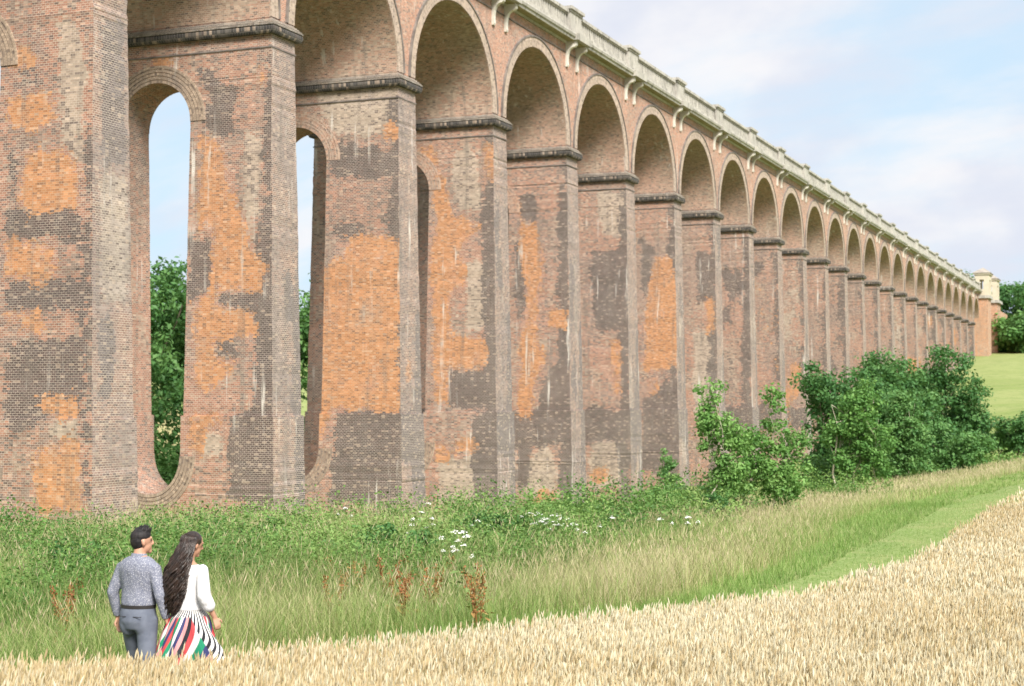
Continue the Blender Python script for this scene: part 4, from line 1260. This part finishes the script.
def head_pieces(c, s=1.0):
    """a head facing +Y with brow, nose, lips, chin and ears"""
    x, y, z = c
    P = [ellipsoid((x, y - 0.008 * s, z + 0.022 * s), 0.077 * s, 0.096 * s, 0.098 * s),
         ellipsoid((x, y + 0.022 * s, z - 0.045 * s), 0.058 * s, 0.066 * s, 0.072 * s),
         ellipsoid((x, y + 0.068 * s, z - 0.098 * s), 0.026 * s, 0.022 * s, 0.022 * s),
         loft([((x, y + 0.082 * s, z + 0.03 * s), 0.008 * s, 0.008 * s), ((x, y + 0.098 * s, z - 0.005 * s), 0.011 * s, 0.012 * s), ((x, y + 0.106 * s, z - 0.028 * s), 0.016 * s, 0.012 * s), ((x, y + 0.088 * s, z - 0.04 * s), 0.014 * s, 0.008 * s)]),
         ellipsoid((x, y + 0.083 * s, z - 0.066 * s), 0.023 * s, 0.009 * s, 0.006 * s), ellipsoid((x, y + 0.081 * s, z - 0.078 * s), 0.020 * s, 0.009 * s, 0.007 * s),
         ellipsoid((x, y + 0.080 * s, z + 0.028 * s), 0.055 * s, 0.014 * s, 0.010 * s)]
    for sd in (-1, 1):
        P.append(ellipsoid((x + sd * 0.080 * s, y - 0.008 * s, z - 0.008 * s), 0.010 * s, 0.018 * s, 0.032 * s))
    return P


def hand(wr, dr, palm_n, thumb_side, s=1.0, curl=0.5):
    """palm, four unequal bent fingers and a side thumb; dr = along the hand, palm_n = facing of the palm"""
    wr, dr, pn = np.array(wr, float), np.array(dr, float), np.array(palm_n, float)
    dr /= np.linalg.norm(dr); pn -= dr * (pn @ dr); pn /= np.linalg.norm(pn)
    sd = np.cross(pn, dr) * thumb_side
    P = [loft([(wr, 0.026 * s, 0.019 * s), (wr + dr * 0.03 * s, 0.036 * s, 0.017 * s), (wr + dr * 0.085 * s, 0.042 * s, 0.014 * s), (wr + dr * 0.096 * s, 0.036 * s, 0.010 * s)], sd)]
    for j, L in enumerate((0.072, 0.080, 0.074, 0.058)):
        b = wr + dr * 0.083 * s + sd * (0.030 - 0.020 * j) * s
        d = dr.copy(); pts = [b]
        for q in range(3):
            a = curl * (0.5 + 0.35 * q); d = dr * math.cos(a * (q + 1) * 0.6) + pn * math.sin(a * (q + 1) * 0.6)
            pts.append(pts[-1] + d * L * s * (0.45, 0.32, 0.23)[q])
        P.append(limb(pts, [0.0098 * s, 0.0092 * s, 0.0085 * s, 0.0072 * s], sd, 1.0, 2))
    tb = wr + dr * 0.028 * s + sd * 0.030 * s
    P.append(limb([tb, tb + (dr * 0.6 + sd * 0.7) * 0.042 * s, tb + (dr * 0.6 + sd * 0.7) * 0.042 * s + (dr * 0.9 + sd * 0.15 + pn * 0.3) * 0.034 * s], [0.0125 * s, 0.0105 * s, 0.008 * s], pn, 1.0, 2))
    return P


M['skin'] = plain_mat('skin', (0.50, 0.28, 0.19), 0.5, (14.0, (0.46, 0.25, 0.165)))
M['black_hair'] = plain_mat('black_hair', (0.012, 0.011, 0.012), 0.62, (25.0, (0.026, 0.022, 0.022)), spec=0.25)
M['dark_hair'] = plain_mat('dark_brown_hair', (0.018, 0.012, 0.010), 0.36, (22.0, (0.045, 0.028, 0.022)), spec=0.5)
M['trouser'] = plain_mat('blue_grey_trouser', (0.115, 0.13, 0.17), 0.85, (9.0, (0.15, 0.168, 0.212)))
M['belt'] = plain_mat('dark_leather_belt', (0.03, 0.027, 0.027), 0.5)
M['shoe'] = plain_mat('dark_leather_shoe', (0.04, 0.032, 0.03), 0.45)
M['eye'] = plain_mat('eye', (0.06, 0.04, 0.03), 0.2)


def cloth_mat(name, base, second, speck=None, fold=0.4):
    m, nt, out = new_mat(name); t = NT(nt)
    ob = t.n('ShaderNodeTexCoord').outputs['Object']
    c = t.mix(t.ramp(t.noise(ob, 6.0, 3), 0.35, 0.65), base, second)
    if speck:
        v = t.n('ShaderNodeTexVoronoi', {'Vector': ob, 'Scale': speck[0], 'Randomness': 1.0}, feature='F1')
        c = t.mix(t.math('MULTIPLY', t.math('LESS_THAN', v.outputs['Distance'], speck[1]), speck[3]), c, speck[2])
        v2 = t.n('ShaderNodeTexVoronoi', {'Vector': t.n('ShaderNodeVectorMath', {0: ob, 1: (3.1, 1.7, .4)}).outputs[0], 'Scale': speck[0] * 0.8}, feature='F1')
        c = t.mix(t.math('MULTIPLY', t.math('LESS_THAN', v2.outputs['Distance'], speck[1] * 0.8), 0.8), c, (0.10, 0.12, 0.18))
    wr = t.noise(t.vec(ob, (1, 1, 0.40)), 10.0, 3, 0.6)
    b = t.n('ShaderNodeBump', {'Strength': fold, 'Distance': 0.06, 'Height': wr})
    p = t.n('ShaderNodeBsdfPrincipled', {'Base Color': c, 'Roughness': 0.85, 'Normal': b.outputs[0], 'Specular IOR Level': 0.2})
    nt.links.new(p.outputs[0], out.inputs[0])
    return m


M['shirt'] = cloth_mat('speckled_blue_shirt', (0.175, 0.185, 0.235), (0.21, 0.22, 0.275), (78.0, 0.31, (0.55, 0.55, 0.58), 0.65))
M['blouse'] = cloth_mat('white_blouse', (0.70, 0.69, 0.69), (0.64, 0.64, 0.66), None, 0.5)


def torso(w=1.0, d=1.0, grow=0.0, lo=0.86, hi=1.60, hipw=1.0):
    prof = [(0.84, .150 * hipw, .115, 0), (0.90, .170 * hipw, .125, -.012), (0.97, .163 * hipw, .120, -.008), (1.05, .148, .108, 0), (1.15, .155, .112, .004), (1.26, .178, .122, 0.0), (1.35, .190, .122, -.008), (1.41, .180, .108, -.012), (1.45, .135, .088, -.012), (1.48, .075, .068, -.008), (1.50, .057, .060, 0), (1.545, .054, .058, .008)]
    r = [((0, y, z), (rx + grow) * w, (ry + grow) * d, (0, 0, 1)) for z, rx, ry, y in prof if lo <= z <= hi]
    return loft(r, seg=20)


def build_man(x, y, yaw):
    g = float(ground(x, y)); s = 1.0
    lsh, lel, lwr = (-.172, -.01, 1.372), (-.262, -.045, 1.13), (-.255, .03, 0.895)
    rsh, rel, rwr = (.172, -.01, 1.372), (.258, -.04, 1.13), (.292, .02, 0.895)
    lhip, lkn, lan = (-.090, 0, .90), (-.120, .14, .49), (-.125, .13, .085)
    rhip, rkn, ran = (.090, 0, .90), (.115, -.03, .47), (.110, -.34, .22)
    hc = (0.01, .025, 1.607)
    head = turn(head_pieces(hc, 1.0), hc, R(-38), R(3))
    arms = [limb([lsh, lel, lwr], [.050, .041, .027]), limb([rsh, rel, rwr], [.050, .041, .027])]
    legs = [limb([lhip, lkn, lan], [.088, .058, .040]), limb([rhip, rkn, ran], [.088, .058, .040]),
            limb([(-.125, .10, .045), (-.135, .26, .035)], [.040, .032]), limb([(.11, -.37, .17), (.11, -.30, .04)], [.038, .032])]
    hands = hand(lwr, (-.02, .10, -1), (1, .1, 0), -1, 1.0, 0.55) + hand(rwr, (.08, .22, -1), (.6, .5, 0), 1, 1.0, 0.8)
    body = fuse('person', [torso(0.96, 0.96)] + head + arms + legs + hands, M['skin'], 0.0085, 2)
    body.location = (x, y, g); body.rotation_euler = (0, 0, yaw)
    tag(body, 'dark-haired man in a speckled blue shirt and grey-blue trousers seen from behind', 'man')
    g_ = .012
    shirt = [loft([((0, -.004, 1.005), .163, .121, (0, 0, 1)), ((0, -.004, 1.03), .176, .136, (0, 0, 1)), ((0, 0, 1.08), .176, .134, (0, 0, 1)), ((0, .002, 1.16), .174, .130, (0, 0, 1)), ((0, 0, 1.26), .192, .136, (0, 0, 1)),
                   ((0, -.008, 1.35), .203, .136, (0, 0, 1)), ((0, -.012, 1.41), .192, .121, (0, 0, 1)), ((0, -.012, 1.45), .145, .101, (0, 0, 1)), ((0, -.01, 1.475), .088, .080, (0, 0, 1))], seg=20),
             limb([lsh, lel, (-.256, .022, .925)], [.064, .057, .042], sub=4), limb([rsh, rel, (.290, .012, .925)], [.064, .057, .042], sub=4)]
    sh = fuse('shirt', shirt, M['shirt'], 0.012, 7, body)
    collar = fuse('collar', [loft([((0, -.008, 1.445), .090, .088, (0, .1, 1)), ((0, -.006, 1.47), .076, .079, (0, .1, 1)), ((0, -.002, 1.497), .069, .074, (0, .1, 1))], seg=20)], M['shirt'], 0.008, 1, sh)
    for wr, el in ((lwr, lel), (rwr, rel)):
        a, b = np.array(wr), np.array(el); d = (b - a) / np.linalg.norm(b - a)
        fuse('cuff', [loft([(a + d * 0.015, .037, .037), (a + d * .075, .044, .044)])], M['shirt'], 0.007, 1, sh)
    tr = [loft([((0, -.008, .80), .150, .125, (0, 0, 1)), ((0, -.014, .88), .184, .145, (0, 0, 1)), ((0, -.012, .95), .180, .138, (0, 0, 1)), ((0, -.006, 1.015), .168, .126, (0, 0, 1))], seg=20),
          limb([lhip, lkn, (-.125, .132, .12)], [.106, .077, .064], sub=5), limb([rhip, rkn, (.110, -.32, .235)], [.106, .077, .064], sub=5),
          ellipsoid((-.080, -.050, .86), .090, .080, .13), ellipsoid((.080, -.050, .86), .090, .080, .13)]
    tt = fuse('trousers', tr, M['trouser'], 0.012, 6, body)
    for sd in (-1, 1):
        pk = MB().box((-.045 + sd * .085, -.1525, .925), (.045 + sd * .085, -.148, .930)); pk.build('pocket_welt', M['belt'], tt)
    bl = loft([((0, -.006, .998), .1745, .1335, (0, 0, 1)), ((0, -.006, 1.028), .1745, .1335, (0, 0, 1))], seg=40)
    o = bpy.data.objects.new('belt', raw_mesh('belt', [bl])); o.data.materials.append(M['belt']); C.objects.link(o); o.parent = body
    for a, d in (((-.125, .12, .05), (-.02, 1, -.05)), ((.11, -.37, .17), (0, .45, -.9))):
        a, d = np.array(a), np.array(d) / np.linalg.norm(d)
        fuse('shoe', [limb([a - d * .05, a + d * .06, a + d * .19], [.050, .050, .040], flat=0.9)], M['shoe'], 0.01, 2, body)
    # short dark hair, fuller on top, faded at the sides
    hr = [ellipsoid((hc[0], hc[1] - .012, hc[2] + .048), .081, .098, .078), ellipsoid((hc[0], hc[1] - .040, hc[2] + .005), .078, .070, .085)]
    for _ in range(150):
        a = rng.uniform(0, 2 * PI); r_ = math.sqrt(rng.random())
        b = np.array([hc[0] + math.cos(a) * r_ * .064, hc[1] - .006 + math.sin(a) * r_ * .084, hc[2] + .045 + .076 * math.sqrt(max(1 - r_ * r_, 0))])
        e = b + np.array([math.cos(a) * .004 + rng.normal(0, .009), math.sin(a) * .006 + .014 + rng.normal(0, .008), rng.uniform(.006, .030) + .012 * (math.sin(a) > 0)])
        hr.append(limb([b, e], [.011, .004], sub=1))
    hr = turn(hr, hc, R(-38), R(3))
    fuse('hair', hr, M['black_hair'], 0.005, 2, body)
    for sd in (-1, 1):
        e = turn([ellipsoid((hc[0] + sd * .032, hc[1] + .079, hc[2] + .006), .009, .009, .005)], hc, R(-38), R(3))
        o = bpy.data.objects.new('eye', raw_mesh('eye', e)); o.data.materials.append(M['eye']); C.objects.link(o); o.parent = body
        e = turn([ellipsoid((hc[0] + sd * .033, hc[1] + .088, hc[2] + .030), .018, .005, .003)], hc, R(-38), R(3))
        o = bpy.data.objects.new('eyebrow', raw_mesh('eyebrow', e)); o.data.materials.append(M['black_hair']); C.objects.link(o); o.parent = body
    return body


def skirt_mat():
    """bold diagonal stripes in red, white, green, navy and pink, black and white bands to the right"""
    m, nt, out = new_mat('striped_skirt'); t = NT(nt)
    uv = t.n('ShaderNodeUVMap', uv_map='UVMap').outputs[0]
    sp = t.n('ShaderNodeSeparateXYZ', {0: uv})
    U_, V_ = sp.outputs[0], sp.outputs[1]
    rp = t.n('ShaderNodeValToRGB', {0: t.math('FRACT', t.math('ADD', U_, t.math('MULTIPLY', V_, 0.55)))})
    cr = rp.color_ramp; cr.interpolation = 'CONSTANT'
    red, white, green, navy, pink, black = (0.47, 0.06, 0.065), (0.62, 0.60, 0.58), (0.015, 0.21, 0.11), (0.035, 0.04, 0.12), (0.55, 0.25, 0.25), (0.02, 0.02, 0.025)
    seq = [red, white, green, pink, navy, red, green, white, navy, pink, black, red, white, green, navy, pink, red]
    n_ = len(seq)
    els = cr.elements; els[0].position = 0; els[0].color = (*seq[0], 1)
    els[1].position = 1 / n_; els[1].color = (*seq[1], 1)
    for k in range(2, n_): e = els.new(k / n_); e.color = (*seq[k], 1)
    # black and white banding near the hip and down the gathered right side
    st = t.math('FRACT', t.math('ADD', t.math('MULTIPLY', V_, 11.0), t.math('MULTIPLY', U_, 15.0)))
    bw = t.mix(t.math('GREATER_THAN', st, 0.52), white, black)
    side = t.math('ADD', t.ramp(V_, 0.085, 0.06), t.ramp(t.math('ABSOLUTE', t.math('SUBTRACT', U_, t.math('ADD', 2.76, t.math('MULTIPLY', V_, 0.1)))), 0.17, 0.16), clamp=True)
    c = t.mix(side, rp.outputs[0], bw)
    b = t.n('ShaderNodeBump', {'Strength': 0.25, 'Distance': 0.02, 'Height': t.noise(t.vec(uv, (60, 3, 1)), 1.0, 2)})
    p = t.n('ShaderNodeBsdfPrincipled', {'Base Color': c, 'Roughness': 0.7, 'Normal': b.outputs[0], 'Specular IOR Level': 0.25})
    nt.links.new(p.outputs[0], out.inputs[0])
    return m


def build_woman(x, y, yaw):
    g = float(ground(x, y)); k = 0.985
    lsh, lel, lwr = (-.168, -.005, 1.375), (-.215, -.02, 1.12), (-.215, .06, .90)
    rsh, rel, rwr = (.168, -.005, 1.375), (.225, -.055, 1.125), (.250, .06, .915)
    hc = (.035, .045, 1.60)
    hd = turn(head_pieces(hc, .97), hc, R(-22), R(-14), R(6))
    neck = loft([((0, 0, 1.42), .058, .056), ((.012, .012, 1.49), .048, .050), ((.028, .028, 1.56), .048, .050)])
    legs = [limb([(-.085, 0, .88), (-.09, .09, .48), (-.095, .06, .09)], [.088, .055, .036]), limb([(.085, 0, .88), (.085, .0, .48), (.08, -.16, .12)], [.088, .055, .036]),
            limb([(-.095, .05, .045), (-.10, .18, .03)], [.036, .028]), limb([(.08, -.17, .07), (.08, -.06, .03)], [.036, .028])]
    hands = hand(lwr, (-.10, .12, -1), (-.5, .5, 0), -1, .92, 0.9) + hand(rwr, (.30, .18, -1), (-.9, .3, -.2), -1, .92, 1.2)
    tr = loft([((0, y_, z * .985), rx * .88, ry * .90, (0, 0, 1)) for z, rx, ry, y_ in ((.84, .165, .12, 0), (.92, .178, .13, -.012), (1.0, .150, .115, -.006), (1.08, .125, .098, 0), (1.18, .145, .105, .004), (1.28, .165, .118, .004), (1.36, .178, .112, -.006), (1.41, .165, .098, -.01), (1.44, .11, .08, -.008), (1.47, .06, .06, 0))], seg=20)
    body = fuse('person', [tr, neck] + hd + [limb([lsh, lel, lwr], [.042, .035, .023]), limb([rsh, rel, rwr], [.042, .035, .023])] + legs + hands, M['skin'], 0.0085, 2)
    body.location = (x, y, g); body.rotation_euler = (0, R(-2.5), yaw)
    tag(body, 'woman with long wavy dark hair, white blouse and striped full skirt seen from behind', 'woman')
    bl = [loft([((0, y_, z * .985), rx * .88 + .017, ry * .90 + .019, (0, 0, 1)) for z, rx, ry, y_ in ((1.0, .152, .118, -.006), (1.04, .150, .116, -.003), (1.10, .140, .108, 0), (1.18, .150, .110, .004), (1.28, .166, .120, .004), (1.36, .178, .112, -.006), (1.41, .160, .096, -.01), (1.435, .105, .078, -.008))], seg=20),
          limb([lsh, lel, (-.216, .02, 1.005)], [.058, .064, .060], sub=4), limb([rsh, rel, (.240, .0, 1.02)], [.058, .066, .062], sub=4)]
    fuse('blouse', bl, M['blouse'], 0.012, 3, body)
    # full skirt: pleated cone, pulled out and up on the right where her hand gathers it
    na, nv = 220, 26
    a = np.linspace(0, 2 * PI, na); v = np.linspace(0, 1, nv)
    A, Vv = np.meshgrid(a, v)
    zz = 1.005 - 0.955 * Vv
    rad = 0.130 + 0.040 * sstep(Vv / 0.10) + 0.29 * Vv ** 0.95
    pleat = 0.030 * Vv ** 0.7 * np.sin(A * 13 + 1.3 * np.sin(3 * A)) + 0.016 * Vv * np.sin(A * 29 + 2)
    rr = rad + pleat
    X = rr * np.cos(A) * 1.0; Y = rr * np.sin(A) * 0.9
    pull = np.exp(-((A - 5.75) / 0.42) ** 2) * sstep(Vv / 0.5)
    X += pull * 0.28; Y -= pull * 0.02; zz = zz + pull * 0.16 * Vv
    sway = np.sin(PI * np.clip(Vv, 0, 1)) * 0.02; X -= sway; Y -= 0.04 * Vv
    idx = np.arange(na * nv).reshape(nv, na)
    Qs = np.stack([idx[:-1, :-1], idx[1:, :-1], idx[1:, 1:], idx[:-1, 1:]], -1)
    UVs = np.stack([((A / (2 * PI)) * 3.0) % 1000, Vv], -1).reshape(-1, 2)
    sk = qmesh('skirt', np.stack([X, Y, zz], -1), Qs, skirt_mat(), body, uv=UVs, smooth=True)
    # long wavy hair: a fuller core with many waved locks over it
    ZK = [.93, 1.02, 1.12, 1.24, 1.36, 1.46, 1.54, 1.60, 1.66]
    WK = [.050, .085, .106, .114, .112, .104, .096, .090, .060]
    XK = [-.105, -.100, -.086, -.062, -.034, -.006, .018, .030, .036]
    YK = [-.160, -.180, -.190, -.190, -.176, -.150, -.120, -.095, -.060]
    core = [ellipsoid((hc[0], hc[1] - .014, hc[2] + .036), .086, .104, .090),
            loft([((np.interp(z, ZK, XK), np.interp(z, ZK, YK) + .062, z), np.interp(z, ZK, WK) * .88, .060 if z > 1.0 else .035, (0, 0, 1)) for z in (.97, 1.04, 1.14, 1.26, 1.38, 1.47, 1.54, 1.60, 1.65)])]
    cap = fuse('hair', core, M['dark_hair'], 0.010, 2, body)
    locks = []
    for j in range(300):
        u0 = rng.uniform(-1, 1); lay = rng.random()
        L0 = 1.712 - 0.03 * abs(u0) - 0.09 * rng.random() ** 3; L1 = rng.uniform(.92, 1.12) + 0.05 * abs(u0)
        ph = rng.uniform(0, 2 * PI); amp = rng.uniform(.014, .036); fr = rng.uniform(3.2, 6.2)
        pts, rad_ = [], []
        r0_ = rng.uniform(.004, .010)
        for q in np.linspace(0, 1, 34):
            z = L0 + (L1 - L0) * q
            w_ = np.interp(z, ZK, WK); cx = np.interp(z, ZK, XK); cy = np.interp(z, ZK, YK)
            th = u0 * 1.45
            if z > hc[2] + .02:                     # over the round of the head
                k_ = math.sqrt(max(1 - ((z - hc[2] - .036) / .098) ** 2, 0.02)); w_ = .088 * k_; cx = hc[0]; cy = hc[1] - .014 - .108 * k_
            wob = amp * min(1, max(q * 2.2 - .15, 0))
            pts.append((cx + math.sin(th) * w_ + wob * math.sin(ph + q * fr * PI), cy + (1 - math.cos(th)) * w_ * 0.8 - lay * .022 + .004 + wob * 0.9 * math.cos(ph + q * fr * PI), z))
            rad_.append(r0_ * (1 - 0.6 * q ** 2) * (0.25 + min(q * 4, 1) * 0.75))
        locks.append(loft([(p, r_, r_ * 0.75) for p, r_ in zip(pts, rad_)], seg=6))
    lm = raw_mesh('hair_locks', locks); lm.materials.append(M['dark_hair'])
    lm.polygons.foreach_set('use_smooth', np.ones(len(lm.polygons), bool))
    o = bpy.data.objects.new('hair_locks', lm); C.objects.link(o); o.parent = cap
    for sd in (-1, 1):
        e = turn([ellipsoid((hc[0] + sd * .031, hc[1] + .077, hc[2] + .006), .009, .009, .005)], hc, R(-22), R(-14), R(6))
        o = bpy.data.objects.new('eye', raw_mesh('eye', e)); o.data.materials.append(M['eye']); C.objects.link(o); o.parent = body
    return body


build_man(-3.46, 14.8, R(-22)).scale = (0.995,) * 3
build_woman(-2.95, 14.75, R(-28)).scale = (0.985,) * 3

# ------------------------------------------------------------------ camera, sky, sun
cam = bpy.data.cameras.new('camera'); co = bpy.data.objects.new('camera', cam); C.objects.link(co)
co.location = (0, 0, 0); co.rotation_euler = (R(90) + PITCH, 0, 0)
cam.sensor_width = 36.0; cam.lens = F_PX / 1024 * 36.0
cam.clip_start = 0.1; cam.clip_end = 8000
cam.dof.use_dof = True; cam.dof.focus_distance = 21.0; cam.dof.aperture_fstop = 2.8
sc = bpy.context.scene
sc.camera = co
SUN_AZ, SUN_EL = R(157), R(42)          # clockwise from the viewing direction
w = bpy.data.worlds.new('World'); sc.world = w; w.use_nodes = True
nt = w.node_tree
for n in list(nt.nodes): nt.nodes.remove(n)
t = NT(nt)
sky = t.n('ShaderNodeTexSky', sky_type='NISHITA', sun_disc=False, sun_elevation=SUN_EL, sun_rotation=SUN_AZ, air_density=1.0, dust_density=1.5, ozone_density=1.0)
dirv = t.n('ShaderNodeTexCoord').outputs['Generated']
sep = t.n('ShaderNodeSeparateXYZ', {0: dirv})
up = t.math('ADD', t.math('ABSOLUTE', sep.outputs[2]), 0.55)
pv = t.n('ShaderNodeCombineXYZ', {0: t.math('DIVIDE', sep.outputs[0], up), 1: t.math('DIVIDE', sep.outputs[1], up), 2: 0.37}).outputs[0]
pv = t.n('ShaderNodeVectorRotate', {'Vector': pv, 'Angle': R(28)}, rotation_type='Z_AXIS').outputs[0]
c1 = t.noise(t.vec(pv, (1.0, 2.2, 1)), 2.6, 7, 0.55)
c2 = t.noise(t.vec(pv, (1.4, 1.7, 1)), 4.6, 5, 0.5)
cover = t.ramp(c1, 0.33, 0.58)
body = t.mix(t.ramp(c2, 0.38, 0.64), (5.2, 5.35, 6.0), (6.5, 6.35, 6.4))
# thin high haze over the blue
blue = t.mix(0.85, sky.outputs[0], (4.4, 5.7, 6.8))
col = t.mix(t.math('MULTIPLY', cover, 0.92), blue, body)
bg = t.n('ShaderNodeBackground', {'Color': col, 'Strength': 0.075})
o = t.n('ShaderNodeOutputWorld', {'Surface': bg.outputs[0]})
sun = bpy.data.lights.new('sun', 'SUN'); so = bpy.data.objects.new('sun', sun); C.objects.link(so)
sun.energy = 3.7; sun.angle = R(20); sun.color = (1.0, 0.95, 0.87)
sd = Vector((math.sin(SUN_AZ) * math.cos(SUN_EL), math.cos(SUN_AZ) * math.cos(SUN_EL), math.sin(SUN_EL)))
so.rotation_euler = sd.to_track_quat('Z', 'Y').to_euler(); so.location = sd * 60
vs = sc.view_settings
vs.view_transform = 'Standard'; vs.look = 'None'; vs.exposure = 1.02; vs.gamma = 1.0; vs.use_curve_mapping = False
sc.render.engine = 'CYCLES'
sc.cycles.max_bounces = 6; sc.cycles.diffuse_bounces = 4; sc.cycles.transmission_bounces = 3
